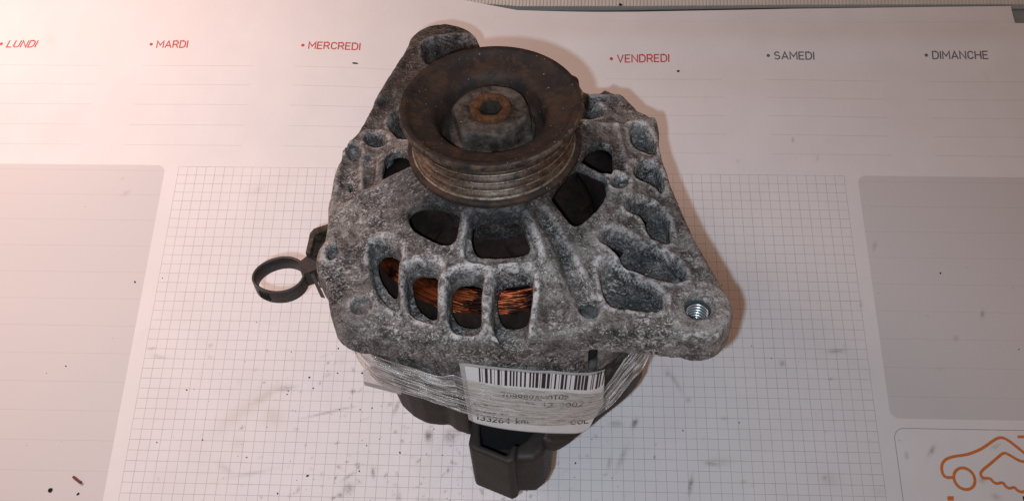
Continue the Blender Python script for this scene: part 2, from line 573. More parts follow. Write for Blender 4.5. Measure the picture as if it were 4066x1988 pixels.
# ---------------------------------------------------------------- traced measurements, all in millimetres
T = {'outline': [[-60.08,-29.45],[-60.19,-22.65],[-58.42,-10.56],[-59.81,-3.84],[-58.72,1.49],[-60.73,6.3],[-61.85,13.08],[-61.69,16.86],[-60.8,19.72],[-61.07,23.88],[-59.82,29.08],[-57.22,35.52],[-54.15,47.82],[-49.67,65.28],[-43.37,87.39],[-42.82,93.16],[-39.83,99.15],[-35.79,101.93],[-28.49,103.36],[-20.78,99.68],[-15.41,94.88],[-6.25,86.42],[4.75,77.66],[15.35,72.44],[27.69,68.57],[29.73,66.43],[30.2,61.33],[31.78,57.39],[34.38,56.25],[37.7,56.34],[39.98,59.09],[42.53,57.02],[44.56,54.66],[47.54,54.29],[50.62,49.52],[52.6,45.74],[55.61,43.47],[59.38,39.74],[60.14,34.98],[59.01,17.3],[59.96,11.99],[60.77,5.13],[65.13,-6.15],[68.66,-21.31],[74.11,-36.55],[77.18,-46.14],[77.84,-51.75],[76.49,-56.64],[73.38,-60.56],[69.33,-62.51],[64.32,-62.34],[52.67,-61.03],[43.19,-59.9],[36.81,-59.53]],
     'h1': [[-29.01,-21.22],[-27.85,-18.55],[-24.07,-18.34],[-18.62,-20.08],[-10.17,-23.65],[-10.75,-29.02],[-11.63,-33.12],[-14.64,-34.08],[-18.54,-32.68],[-23.37,-29.61],[-27.57,-26.12]],
     'p2': [[-6.58,-24.75],[0.93,-24.36],[8.34,-23.96],[11.85,-28.98],[15.85,-37.36],[13.43,-39.36],[1.74,-41.06],[-6.15,-40.75],[-7.93,-38.93],[-8.79,-35.23],[-7.92,-30.69]],
     'h2': [[-6.31,-25.21],[8.21,-23.93],[10.23,-26.79],[13.12,-33.05],[11.81,-35.51],[2.96,-37.3],[-4.0,-36.8],[-6.06,-34.51],[-6.92,-30.77]],
     'h3': [[19.16,-17.37],[22.21,-11.37],[26.11,-4.04],[29.3,-0.9],[39.72,-3.62],[37.9,-11.98],[34.23,-18.73],[29.13,-24.8],[26.44,-25.64],[23.0,-21.98]],
     'h4': [[28.92,1.2],[32.28,10.14],[36.99,16.22],[41.05,16.52],[41.29,4.63],[40.61,-1.23],[37.35,-1.12],[32.52,-0.44]],
     'h5': [[48.68,32.92],[51.58,35.02],[54.96,32.91],[57.61,27.73],[57.88,18.19],[55.56,19.18],[50.71,19.22],[49.13,22.0]],
     'h6': [[48.91,8.69],[52.16,13.42],[57.32,13.45],[59.41,4.57],[58.79,-2.32],[56.54,1.56],[51.51,2.02],[49.19,2.64]],
     'h7': [[44.9,-13.55],[46.41,-10.02],[49.78,-7.58],[54.34,-7.17],[58.27,-10.11],[59.9,-15.52],[60.05,-23.41],[58.11,-24.45],[54.29,-23.14],[52.52,-20.5],[52.01,-17.47],[49.87,-14.49],[46.24,-14.46]],
     'h8': [[35.42,-27.15],[37.66,-23.79],[42.38,-23.01],[47.06,-24.97],[56.32,-28.05],[62.11,-33.02],[64.41,-39.37],[61.86,-41.12],[54.83,-39.45],[46.62,-37.28],[43.6,-35.93],[42.14,-32.19],[38.71,-29.49],[36.02,-28.84]],
     'p9': [[35.27,-37.71],[38.23,-34.75],[42.05,-36.16],[46.52,-39.52],[55.25,-44.7],[56.24,-48.91],[54.75,-52.6],[48.88,-52.38],[40.08,-51.17],[37.55,-49.07],[36.54,-44.16]],
     'w1': [[-39.54,-30.77],[-38.19,-28.45],[-34.77,-29.62],[-31.54,-32.73],[-32.04,-37.16],[-31.49,-45.58],[-34.31,-43.15],[-37.34,-38.56],[-39.08,-34.06]],
     'r1': [[-42.45,-28.16],[-38.66,-27.08],[-34.07,-29.4],[-29.98,-33.95],[-31.22,-37.65],[-31.32,-42.5],[-30.35,-48.84],[-29.34,-53.53],[-33.77,-51.7],[-38.0,-46.13],[-41.01,-37.51]],
     'w2': [[-26.57,-39.65],[-24.01,-38.39],[-17.7,-40.22],[-18.13,-44.59],[-17.42,-53.57],[-20.77,-52.13],[-23.97,-49.48],[-25.46,-45.55]],
     'r2': [[-28.21,-41.13],[-26.53,-38.54],[-22.92,-38.19],[-16.43,-40.24],[-17.52,-44.49],[-17.5,-51.31],[-16.19,-58.9],[-20.81,-57.42],[-24.88,-55.94],[-27.43,-50.19]],
     'w3': [[-12.65,-46.01],[-10.98,-43.17],[-6.95,-43.27],[-2.7,-43.99],[-3.3,-50.03],[-2.91,-56.47],[-7.6,-56.14],[-10.6,-55.13],[-12.21,-51.47]],
     'r3': [[-13.23,-44.9],[-12.04,-43.18],[-9.57,-42.68],[-1.89,-43.43],[-2.76,-48.09],[-3.01,-54.26],[-2.2,-59.46],[-3.71,-62.36],[-9.71,-62.38],[-12.59,-59.48],[-13.5,-51.62]],
     'w4': [[2.55,-46.91],[4.47,-43.95],[9.37,-42.83],[13.31,-42.77],[13.11,-48.23],[11.96,-55.23],[9.05,-56.27],[4.67,-56.42],[2.88,-51.81]],
     'r4': [[1.38,-48.11],[2.29,-44.54],[3.73,-42.95],[13.94,-42.59],[13.76,-49.35],[12.44,-58.81],[12.31,-62.86],[9.52,-64.87],[4.3,-64.9],[1.77,-61.76],[1.02,-54.28]],
     'p10': [[29.84,27.31],[31.48,45.0],[34.96,48.68],[39.35,43.94],[39.03,39.62],[36.06,35.25],[33.18,31.52]],
     'p10b': [[30.59,45.52],[31.97,54.64],[35.78,53.45],[40.08,51.15],[39.5,49.75],[35.33,48.95]],
     'h11': [[-46.24,42.21],[-44.61,47.23],[-42.29,51.46],[-37.41,48.74],[-31.22,23.42],[-33.43,23.2],[-39.28,27.66],[-41.73,33.44]],
     'e': [[-54.02,31.76],[-53.88,34.58],[-51.03,36.14],[-46.8,33.85],[-43.49,26.01],[-44.95,23.8],[-48.77,25.53],[-52.45,28.51]],
     'p12': [[-59.89,26.73],[-58.54,28.68],[-54.98,26.99],[-53.9,22.65],[-55.04,20.13],[-57.26,20.42],[-59.05,22.4]],
     'h12': [[-40.8,-1.99],[-42.43,6.16],[-42.65,15.56],[-38.69,17.31],[-33.19,12.47],[-27.93,-0.83],[-32.15,-1.45],[-35.43,-1.2]],
     'trough': [[-52.42,20.6],[-47.34,19.37],[-46.11,8.99],[-44.84,-2.77],[-48.28,-2.15],[-50.52,9.03]],
     'slit': [[-56.51,7.52],[-55.09,7.7],[-53.28,1.71],[-54.78,1.73]],
     'low': [[-57.7,-2.21],[-59.91,17.71],[-59.44,28.9],[-51.57,55.75],[-30.63,51.97],[-21.45,-1.46],[-33.06,0.58],[-42.67,-0.82],[-49.21,-3.79],[-54.04,-5.15]],
     'a': [[-57.5,-29.09],[-56.68,-26.73],[-54.03,-26.77],[-53.54,-29.81],[-54.67,-32.47],[-56.56,-32.11]],
     'd': [[39.68,-5.03],[40.99,-1.94],[43.1,-0.14],[45.99,-0.1],[46.31,-2.19],[44.56,-4.95],[41.25,-6.63]],
     'chan': [[13.89,-23.86],[17.68,-23.18],[22.25,-29.83],[29.02,-41.88],[33.06,-50.49],[29.68,-53.27],[26.74,-47.95],[19.99,-32.45]],
     'p13': [[-42.64,-11.3],[-39.89,-10.19],[-33.28,-13.47],[-32.52,-15.55],[-37.61,-15.16],[-41.22,-13.47]],
     'bb': [-42.25,-51.66],
     'bc': [32.07,-52.15],
     'ear': [66.96,-51.11],
     'mark': [48.0,-55.39],
     'bossc': [-28.2,89.36],
     'bd': [42.98,-3.52],
     'ba': [-55.43,-29.45],
     'rearL': [[-44.56,-33.29],[-43.34,-38.45],[-40.29,-44.18],[-35.05,-49.11],[-29.52,-51.99],[-23.68,-52.71],[-20.82,-52.35],[-17.73,-55.09],[-13.33,-56.64],[-10.07,-58.51]],
     'rearR': [[19.36,-63.78],[21.58,-62.82],[24.93,-60.61],[27.73,-58.07],[36.29,-50.33],[48.06,-39.7],[51.74,-34.94]],
     'rearRtop': [[49.85,-49.31],[51.68,-39.66]],
     'connrim': [[-14.21,-54.54],[-11.31,-58.99],[-12.31,-63.16],[-11.73,-64.82],[2.49,-70.84],[5.43,-70.3],[7.12,-66.5],[11.01,-66.2],[14.37,-62.85],[16.62,-59.46]],
     'conninner': [[-11.58,-55.04],[-8.27,-58.96],[-7.49,-64.13],[2.85,-68.45],[5.99,-66.77],[7.49,-63.7]],
     'connbot': [[-11.45,-64.55],[3.66,-70.63],[5.21,-69.83],[6.0,-67.86],[8.32,-68.08],[12.44,-67.5],[15.55,-64.43],[17.93,-59.06],[19.84,-50.56]],
     'filmtop': [[-156.4,-72.5],[-156.5,-78.6],[-157.6,-90.6],[-157.9,-106.9],[-141.5,-88.1],[-126.3,-70.4],[-118.4,-68.0],[-112.3,-66.9],[-106.5,-67.8],[-100.4,-68.9]],
     'filmbot': [[-156.1,-80.1],[-156.5,-89.1],[-157.7,-112.1],[-151.3,-113.0],[-136.1,-97.0],[-127.9,-92.2],[-121.3,-89.5],[-114.7,-87.8],[-106.4,-87.8],[-101.4,-93.4]],
     'labtop': [[-99.5,-57.8],[-95.2,-58.1],[-88.9,-59.3],[-82.7,-61.0],[-77.5,-63.6],[-72.1,-65.9],[-67.6,-69.4],[-60.3,-75.4],[-55.5,-78.6],[-52.1,-80.2]],
     'labbot': [[-100.7,-94.4],[-97.6,-96.9],[-91.2,-99.1],[-84.4,-101.7],[-77.5,-105.0],[-70.3,-109.6],[-63.9,-114.4],[-60.9,-116.0],[-58.4,-115.2],[-57.0,-111.9]],
     'filmR': [[-46.2,-72.9],[-28.5,-97.3],[-29.5,-100.4],[-33.8,-102.4],[-34.4,-102.9],[-39.5,-101.0],[-46.3,-104.9],[-54.3,-110.0]],
     'logo1': [[386.6,-155.68],[384.13,-155.86],[382.5,-154.87],[382.15,-151.98],[382.93,-149.28],[385.04,-147.22],[388.83,-146.02],[394.34,-145.24],[398.14,-144.04],[402.5,-142.15],[407.09,-139.11],[410.13,-137.23],[412.47,-136.73],[414.98,-137.83],[418.46,-140.96],[421.5,-143.85],[424.53,-146.72]],
     'wheel': [[391.95,-156.16],[392.77,-151.2]],
     'logo2': [[424.53,-146.72],[421.67,-147.67],[419.84,-147.93],[417.36,-146.85],[414.18,-144.66],[412.1,-143.79],[409.52,-145.64],[405.37,-148.87],[400.27,-152.54],[399.51,-154.33],[400.58,-155.86],[403.73,-155.67],[404.77,-157.33],[406.36,-158.31],[409.2,-157.33],[410.15,-159.43],[411.76,-160.28],[414.13,-159.44],[415.14,-161.09],[417.21,-161.84],[419.13,-161.02]],
     'logo3': [[420.22,-136.37],[424.74,-136.28]],
     'sq': [[382.89,-164.2],[385.78,-164.14],[385.59,-166.11],[382.72,-166.16]],
     'dk': [[416.98,-163.55],[420.42,-163.48],[420.04,-165.45],[416.96,-165.51]],
     'clipring': [[-102.39,-0.95],[-80.53,-1.91],[-93.21,8.56],[-90.04,-10.4]],
     'clipring2': [[-105.54,4.72],[-83.15,3.74],[-96.14,14.46],[-92.89,-4.96]],
     'brack': [[-53.07,-38.39],[-52.02,-43.72],[-39.96,-44.62],[-45.05,-40.35]],
     'D_copperstub': [[-23.2,-163.2],[-18.7,-165.8]],
     'D_blk1': [[-33.1,-169.3]],
     'D_blk2': [[-19.6,-170.9]],
     'D_top1': [[96.9,61.8]],
     'D_top2': [[270.8,64.0]],
     'D_fly': [[239.8,108.2]],
     'D_s1': [[143.1,-141.0]],
     'D_s2': [[153.1,-140.8]],
     'D_s3': [[126.9,-127.3]],
     'D_s4': [[242.1,-133.2]],
     'D_s5': [[313.3,-102.6]],
     'bossrec': [[-36.32,88.74],[-33.16,91.96],[-21.69,93.61],[-15.11,92.8],[-5.43,87.17],[-19.42,82.92],[-28.98,78.27],[-33.0,75.89],[-35.04,80.53]],
     'lug2': [[-56.25,-41.78],[-55.24,-44.71],[-54.05,-47.12],[-52.48,-49.51],[-50.89,-50.93],[-47.36,-53.74],[-44.5,-57.43],[-42.62,-62.42],[-39.73,-64.2],[-33.79,-63.72]],
     'filmlabt': [[-102.1,-65.1],[-98.3,-67.1],[-91.6,-68.9],[-81.1,-73.0],[-70.2,-79.5],[-60.4,-88.4],[-54.9,-92.4],[-52.1,-91.6]],
     'filmlabb': [[-100.2,-90.0],[-90.8,-93.0],[-82.0,-96.3],[-75.1,-100.1],[-65.4,-105.0],[-57.4,-108.2]],
     'bars': [[[-93.97,-59.74],[-93.49,-59.77],[-93.87,-68.4],[-94.36,-68.37]],[[-93.07,-59.81],[-92.89,-59.82],[-93.27,-68.54],[-93.45,-68.49]],[[-92.14,-59.9],[-91.3,-60.01],[-91.73,-68.96],[-92.54,-68.73]],[[-90.6,-60.11],[-90.1,-60.2],[-90.56,-69.33],[-91.04,-69.17]],[[-89.36,-60.33],[-89.2,-60.37],[-89.68,-69.64],[-89.84,-69.58]],[[-88.41,-60.54],[-87.65,-60.72],[-88.17,-70.15],[-88.91,-69.92]],[[-87.18,-60.84],[-87.03,-60.88],[-87.56,-70.28],[-87.7,-70.25]],[[-86.25,-61.1],[-85.45,-61.34],[-85.96,-70.67],[-86.77,-70.46]],[[-84.75,-61.57],[-84.21,-61.76],[-84.71,-71.03],[-85.25,-70.86]],[[-83.8,-61.91],[-83.3,-62.09],[-83.79,-71.32],[-84.29,-71.16]],[[-82.87,-62.26],[-82.39,-62.45],[-82.87,-71.64],[-83.35,-71.47]],[[-81.67,-62.75],[-81.15,-62.98],[-81.61,-72.12],[-82.14,-71.91]],[[-80.42,-63.29],[-79.85,-63.52],[-80.33,-72.64],[-80.88,-72.41]],[[-78.85,-63.96],[-78.3,-64.2],[-78.79,-73.32],[-79.33,-73.07]],[[-77.86,-64.41],[-77.31,-64.68],[-77.81,-73.79],[-78.35,-73.53]],[[-76.94,-64.86],[-76.05,-65.32],[-76.57,-74.43],[-77.45,-73.97]],[[-75.6,-65.56],[-75.41,-65.66],[-75.94,-74.77],[-76.13,-74.67]],[[-75.02,-65.87],[-73.77,-66.59],[-74.32,-75.7],[-75.56,-74.98]],[[-73.38,-66.83],[-72.46,-67.39],[-73.03,-76.5],[-73.93,-75.93]],[[-72.02,-67.67],[-71.8,-67.81],[-72.38,-76.92],[-72.6,-76.77]],[[-70.98,-68.35],[-70.42,-68.73],[-71.02,-77.83],[-71.57,-77.45]],[[-69.59,-69.31],[-69.41,-69.44],[-70.02,-78.54],[-70.2,-78.41]],[[-68.89,-69.82],[-67.97,-70.5],[-68.58,-79.54],[-69.49,-78.9]],[[-67.54,-70.82],[-66.91,-71.29],[-67.51,-80.31],[-68.14,-79.85]],[[-65.83,-72.12],[-65.55,-72.34],[-66.15,-81.35],[-66.44,-81.13]],[[-64.28,-73.37],[-63.38,-74.12],[-63.99,-83.1],[-64.89,-82.36]],[[-63.11,-74.35],[-62.2,-75.14],[-62.81,-84.12],[-63.72,-83.33]],[[-61.83,-75.47],[-61.07,-76.15],[-61.68,-85.12],[-62.44,-84.44]],[[-60.74,-76.45],[-59.48,-77.63],[-60.13,-86.5],[-61.36,-85.42]],[[-58.23,-78.05],[-57.92,-78.16],[-58.61,-87.51],[-58.92,-87.3]],[[-57.57,-78.27],[-57.18,-78.41],[-57.89,-88.01],[-58.27,-87.74]],[[-56.23,-78.76],[-55.36,-79.1],[-56.12,-89.15],[-56.97,-88.67]],[[-55.0,-79.25],[-54.31,-79.56],[-55.12,-88.91],[-55.78,-89.06]],[[-53.46,-79.95],[-53.03,-80.23],[-53.91,-88.68],[-54.32,-88.75]]],
     'barbg': [[-98.17,-59.15],[-98.86,-67.58]],
     't1': [[-90.76,-76.28],[-66.82,-86.63],[-90.6,-73.48]],
     't2': [[-80.61,-84.22],[-58.02,-98.07],[-80.51,-81.35]],
     't4': [[-97.15,-93.55],[-80.59,-97.07],[-96.9,-90.06]],
     't5': [[-65.87,-105.51],[-59.21,-110.31],[-65.86,-102.96]],
     't3': [[-97.23,-83.69],[-88.18,-85.1],[-97.09,-81.78]],
     't3b': [[-96.89,-88.37],[-86.67,-90.48],[-96.75,-86.42]]}


# ================================================================= SETTING: table
mb = MB()
prism(mb, [(-900, -700), (1200, -700), (1200, 700), (-900, 700)], -30.0, -6.0)
link("table", mb.mesh("table", smooth=False, world=True), M_DESK, kind="structure")


# ================================================================= desk planner pad
def sstep(x, a, b):
    t = np.clip((x - a) / (b - a), 0, 1)
    return t * t * (3 - 2 * t)


def sheet_shape(X, Y, dz=0.0):
    """printed-sheet millimetres -> place: the sheet lies flat low down and billows up along its upper left"""
    wl_ = 1 - sstep(X, 60.0, 235.0)
    wy = .30 * sstep(Y, -75.0, 0.0) + .70 * sstep(Y, 0.0, 62.0)
    z = 10.5 * wl_ * wy
    z = z + 2.2 * np.exp(-((Y - 84) / 11.0) ** 2) * sstep(X, 90, 200) + 1.2 * np.exp(-((X - 330) / 50.0) ** 2 - ((Y - 45) / 30.0) ** 2)
    z = z + .35 * np.sin(X / 37.0 + Y / 60.0) * sstep(Y, -10, 40)
    dx = wl_ * wy * np.clip(150 - X, 0, 400) / 260 * 6.3 + .8 * wl_ * wy
    return X + dx, Y + 0.0 * X, z + dz


def sheet_mesh(name, x0, x1, y0, y1, st, dz, smudge=True, ztop=None):
    xs = np.arange(x0, x1 + st * .5, st)
    ys = np.arange(y0, y1 + st * .5, st)
    X, Y = np.meshgrid(xs, ys)
    Yp = Y.copy()
    if ztop is not None:
        Yp = Y - ztop(X) * sstep(Y, 60, y1)
    PX, PY, PZ = sheet_shape(X, Yp, dz)
    V = np.stack([PX, PY + (Yp - Y), PZ], -1).reshape(-1, 3) * MM
    n, m_ = X.shape
    idx = np.arange(n * m_).reshape(n, m_)
    Q = np.stack([idx[:-1, :-1], idx[:-1, 1:], idx[1:, 1:], idx[1:, :-1]], -1).reshape(-1, 4)
    me = mesh_np(name, V, quads=Q)
    a = me.attributes.new('print_xy', 'FLOAT_VECTOR', 'POINT')
    a.data.foreach_set('vector', np.stack([X, Y, np.zeros_like(X)], -1).astype(np.float32).ravel())
    col = np.zeros((n, m_, 4), np.float32)
    col[..., 3] = 1
    if smudge:
        r = np.random.default_rng(3)

        def blob(cx, cy, rx, ry, ang, s, ch):
            ca, sa = math.cos(math.radians(ang)), math.sin(math.radians(ang))
            dx, dy = X - cx, Y - cy
            a_, b_ = (dx * ca + dy * sa) / rx, (-dx * sa + dy * ca) / ry
            col[..., ch] = np.maximum(col[..., ch], s * np.exp(-(a_ ** 2 + b_ ** 2)))
        for q in SMUDGES:
            blob(*q)
        # a field of small grubby touches near and below the part
        for k in range(220):
            cx, cy = r.normal(135, 45), r.uniform(-175, -100)
            blob(cx, cy, r.uniform(.35, 1.4), r.uniform(.3, .6), r.uniform(0, 180), r.uniform(.15, .8), int(r.random() < .35))
        for k in range(40):
            cx, cy = r.uniform(190, 355), r.uniform(-185, -60)
            blob(cx, cy, r.uniform(.4, 1.6), r.uniform(.3, .8), r.uniform(0, 180), r.uniform(.08, .35), int(r.random() < .4))
        col[..., 2] = np.clip(.12 + sstep(-Y, 60, 140) * .9 * np.exp(-((X - 150) / 130.0) ** 2), 0, 1)
    c = me.color_attributes.new('smudge', 'FLOAT_COLOR', 'POINT')
    c.data.foreach_set('color', col.ravel())
    return me


SMUDGES = [
    (143.1, -141.0, 1.6, 2.4, 10, .85, 0), (153.4, -141.0, 3.0, 3.2, 20, .55, 0), (157.0, -138.5, 2.6, 1.6, 50, .45, 0),
    (126.9, -127.3, .9, 3.4, -20, .55, 0), (123.5, -126.0, 1.0, .8, 0, .5, 0),
    (61.0, -124.0, 9.0, 2.2, 38, .5, 1), (52.0, -131.0, 12.0, 4.0, 40, .35, 1), (72.0, -119.0, 4.0, 1.2, 8, .45, 0),
    (68.0, -133.0, 4.0, 5.0, 60, .35, 1), (52.0, -146.0, 3.0, 3.0, 0, .25, 1),
    (92.0, -131.0, 9.0, .5, 14, .45, 0), (101.0, -128.5, 5.0, .45, 10, .4, 0),
    (60.0, -160.0, 12.0, 1.0, 12, .18, 0), (48.0, -158.0, 4.0, 1.4, -30, .2, 0),
    (107.0, -166.0, 2.2, 2.6, 0, .5, 0), (103.5, -169.0, 1.4, 1.1, 0, .6, 0), (106.5, -160.5, 3.4, .8, 35, .4, 0), (118.0, -158.5, .7, 2.2, 12, .75, 0),
    (140.0, -172.5, 6.0, 1.2, 12, .5, 0), (131.0, -170.0, 1.0, 3.0, 5, .35, 0),
    (241.0, -133.0, 1.2, 2.2, -25, .85, 0), (232.0, -133.5, 3.0, 1.4, 0, .4, 0), (228.5, -152.0, .9, 3.0, -10, .4, 0),
    (234.5, -149.5, 1.3, 5.5, -24, .35, 0), (261.0, -112.0, 1.0, 7.0, 30, .3, 0), (257.5, -108.5, 1.3, 1.5, 0, .4, 0), (267.0, -121.5, 1.1, 1.1, 0, .4, 0),
    (313.3, -102.6, 1.2, 1.4, 0, .5, 0), (340.0, -96.0, 4.4, .9, 4, .42, 0), (336.0, -110.0, .9, .6, 0, .5, 0), (355.0, -72.0, .6, 1.6, -10, .35, 0),
    (280.0, -150.5, 6.0, 2.2, 4, .4, 1), (276.0, -151.5, 2.6, .8, -10, .5, 0), (266.0, -161.5, .9, 3.8, -12, .7, 0),
    (330.0, -157.5, 4.0, 3.0, 0, .3, 1), (328.0, -157.0, .9, 1.1, 0, .4, 0), (352.0, -163.0, 3.0, 2.0, 0, .25, 1),
    (366.0, -40.0, .8, 2.2, -20, .35, 0), (455.0, -41.0, .9, 2.4, 15, .5, 0), (414.0, -76.0, .8, 2.0, -15, .5, 0), (399.0, -88.5, 1.0, 1.2, 0, .3, 0),
    (389.0, -104.0, 2.0, 1.2, 0, .25, 1), (379.0, -143.5, 1.0, 2.8, -35, .5, 0), (367.0, -146.0, .8, 1.8, 0, .35, 0), (400.0, -156.5, 1.5, 1.5, 0, .35, 0),
    (409.0, -141.0, 2.4, .9, 25, .3, 0), (405.0, -164.0, 2.0, 1.4, -20, .3, 0),
    (84.0, -38.0, .7, 1.4, 0, .35, 0), (45.0, -13.0, 4.0, 1.6, 30, .12, 0), (104.0, -58.0, 3.2, 2.0, 25, .65, 0), (102.0, -64.5, 4.6, 1.6, 5, .6, 0),
    (-88.0, 76.0, 3.0, 4.0, 30, .16, 1), (-26.0, -16.0, 2.4, 1.2, 30, .18, 0), (-29.5, -7.5, .9, .5, 0, .2, 0),
    (3.0, -100.0, 1.6, .6, 10, .4, 0), (7.0, -104.0, 3.2, .8, -12, .3, 0), (32.0, -98.0, 1.0, .8, 0, .4, 0), (92.0, -112.0, 2.0, .9, 20, .35, 0),
    (98.0, -104.0, 2.0, 4.0, 0, .25, 1), (112.0, -96.0, 1.8, 5.0, 15, .28, 0), (105.0, -120.0, 1.2, .9, 0, .7, 0),
    (300.0, 8.0, 1.2, 1.2, 0, .1, 0), (330.0, 21.0, .6, 1.4, 0, .4, 0), (342.0, 10.0, .8, 2.0, -15, .2, 0), (349.0, 20.0, 2.0, 1.2, 30, .14, 1),
    (285.0, 46.0, 1.0, 3.0, 0, .12, 1), (440.0, 62.0, 1.6, 4.0, 10, .14, 1), (250.0, -22.0, 6.0, 3.0, 30, .08, 0),
]

pad = link("desk_planner", None, None, label="white weekly desk planner with grey note boxes and squared area, lying under the alternator", category="desk pad")
pad.location = (0, 0, 0)
link("planner_sheet", sheet_mesh("planner_sheet", -210, 570, -240, 97.2, .75, 0.0), M_PAPER, pad, label="uppermost printed sheet")
link("under_sheet", sheet_mesh("under_sheet", -210, 461.5, 20, 110.4, 2.5, -1.1, False, lambda x: 110.4 - np.interp(x, [60, 120, 150, 180, 250, 340, 463], [124, 114, 110, 107.5, 108, 109.6, 110.6])), M_PAPER, pad, label="plain sheet showing above the printed one")
mb = MB()
prism(mb, [(-211, -241), (462, -241), (462, 111.3), (330, 110.3), (200, 106.8), (-211, 106.5)], -5.4, -3.2)
link("cardboard_backing", mb.mesh("cardboard_backing", smooth=False, world=True), M_CARD, pad)
mb = MB()
prism(mb, [(462.6, -241), (571, -241), (571, 98.0), (462.6, 98.0)], -5.4, -3.2)
link("cardboard_backing", mb.mesh("cardboard_backing", smooth=False, world=True), M_CARD, pad)


def on_sheet(pts, lift=.09):
    P = np.array(pts, float)
    x, y, z = sheet_shape(P[:, 0], P[:, 1])
    return np.stack([x, y, z + lift], 1)


def print_strokes(name, strokes, wid, mat, parent, lift=.09, **kw):
    mb = MB()
    for q, s in enumerate(strokes):
        V, F = ribbon(s, wid)
        mb.add(on_sheet(V, lift + .004 * (q % 7)), F)
    return link(name, mb.mesh(name, smooth=False, world=True), mat, parent, **kw)


CAPH = 4.3
for k, (wd, mat) in enumerate((("LUNDI", M_RED), ("MARDI", M_RED), ("MERCREDI", M_RED), ("JEUDI", M_RED), ("VENDREDI", M_RED), ("SAMEDI", M_GREYINK), ("DIMANCHE", M_GREYINK))):
    if wd == "JEUDI":
        continue          # hidden behind the alternator
    bx = -116.2 + 87.5 * k
    by = {"LUNDI": 70.6, "MARDI": 70.6, "MERCREDI": 70.6, "VENDREDI": 69.6, "SAMEDI": 72.2, "DIMANCHE": 73.2}[wd]
    st, wid_ = text_strokes(wd)
    if wd == "LUNDI":
        st = [[(a + .22 * b, b) for a, b in s] for s in st]
    tilt = .02 if wd == "VENDREDI" else .004
    full = {"LUNDI": 16.6, "MARDI": 17.6, "MERCREDI": 29.2, "VENDREDI": 28.6, "SAMEDI": 21.8, "DIMANCHE": 30.0}[wd]
    sx_ = full / wid_
    st = [[(bx + 3.5 + a * sx_, by + b * CAPH + a * sx_ * tilt) for a, b in s] for s in st]
    print_strokes("weekday_print", st, .7, mat, pad)
    mbd = MB()
    c = [(bx + .95 * math.cos(t), by + 2.1 + .95 * math.sin(t)) for t in np.linspace(0, 2 * math.pi, 20, endpoint=False)]
    mbd.add(on_sheet(c), [tuple(range(20))])
    link("bullet_print", mbd.mesh("bullet_print", smooth=False, world=True), mat, pad)


def smooth_path(p, it=2):
    p = [np.array(a, float) for a in p]
    for _ in range(it):
        q = [p[0]]
        for a, b in zip(p[:-1], p[1:]):
            q += [a * .75 + b * .25, a * .25 + b * .75]
        q.append(p[-1])
        p = q
    return p


wc = T['wheel'][0]
ring = [(wc[0] + 4.75 * math.cos(t), wc[1] + 4.9 * math.sin(t)) for t in np.linspace(0, 2 * math.pi, 41)]
car = [smooth_path(T['logo1'] + [(428, -149.5), (440, -152.0)]), ring]
hand = [smooth_path([(440, -141.0), (428, -145.5)] + T['logo2'] + [(421, -162.6), (427, -164.0)]), smooth_path(T['logo3'] + [(432, -136.2)])]
print_strokes("car_emblem_print", car, 1.35, M_ORANGE, pad)
print_strokes("handshake_emblem_print", hand, 1.3, M_ORANGE, pad, .10)
mbd = MB()
mbd.add(on_sheet(T['sq']), [(0, 1, 2, 3)][::-1])
link("square_print", mbd.mesh("square_print", smooth=False, world=True), M_ORANGE, pad)
mbd = MB()
mbd.add(on_sheet(T['dk']), [(0, 1, 2, 3)])
link("square_print", mbd.mesh("square_print", smooth=False, world=True), M_BLACK, pad, label="dark square print")

# ---------------------------------------------------------------- ribbed strip behind the pad
mb = MB()
xs = np.arange(40, 660, 2.0)
V, F = [], []
for i, x in enumerate(xs):
    for s, h in ((0.0, .0), (.5, .5), (1.3, .5), (1.8, .0)):
        ye = float(np.interp(x, [60, 120, 150, 180, 250, 340, 463], [124, 114, 110, 107.5, 108, 109.6, 110.6])) + .9
        for (yy, zz) in ((ye, -4.5), (ye + .15, -.9 + h), (300.0, -.9 + h)):
            V.append((x + s, yy + .9 * 0 * x, zz))
mb.add(V, [q for q in grid_faces(len(xs) * 4, 3)])
link("ribbed_strip", mb.mesh("ribbed_strip", smooth=False, world=True), M_STRIP,
     label="cream ribbed plastic strip lying behind the top edge of the planner", category="plastic strip")


# ================================================================= ALTERNATOR
alt = link("alternator", None, None, label="corroded grey cast car alternator with a rusty brown belt pulley, standing on the planner", category="alternator")
alt.matrix_world = frame()
alt.empty_display_size = .02


# ---------- signed distance helpers
def poly_sdf(P, X, Y):
    P = np.array(P, dtype=np.float64)
    d = np.full(X.shape, 1e9)
    inside = np.zeros(X.shape, bool)
    n = len(P)
    for i in range(n):
        a, b = P[i], P[(i + 1) % n]
        e = b - a
        wx, wy = X - a[0], Y - a[1]
        t = np.clip((wx * e[0] + wy * e[1]) / (e @ e + 1e-12), 0, 1)
        d = np.minimum(d, (wx - e[0] * t) ** 2 + (wy - e[1] * t) ** 2)
        c = ((a[1] <= Y) & (b[1] > Y)) | ((b[1] <= Y) & (a[1] > Y))
        xi = a[0] + (Y - a[1]) / (e[1] if abs(e[1]) > 1e-12 else 1e-12) * e[0]
        inside ^= c & (X < xi)
    d = np.sqrt(d)
    return np.where(inside, -d, d)


def smax(a, b, k):
    h = np.maximum(k - np.abs(a - b), 0) / k
    return np.maximum(a, b) + h * h * k * .25


def smin(a, b, k):
    return -smax(-a, -b, k)


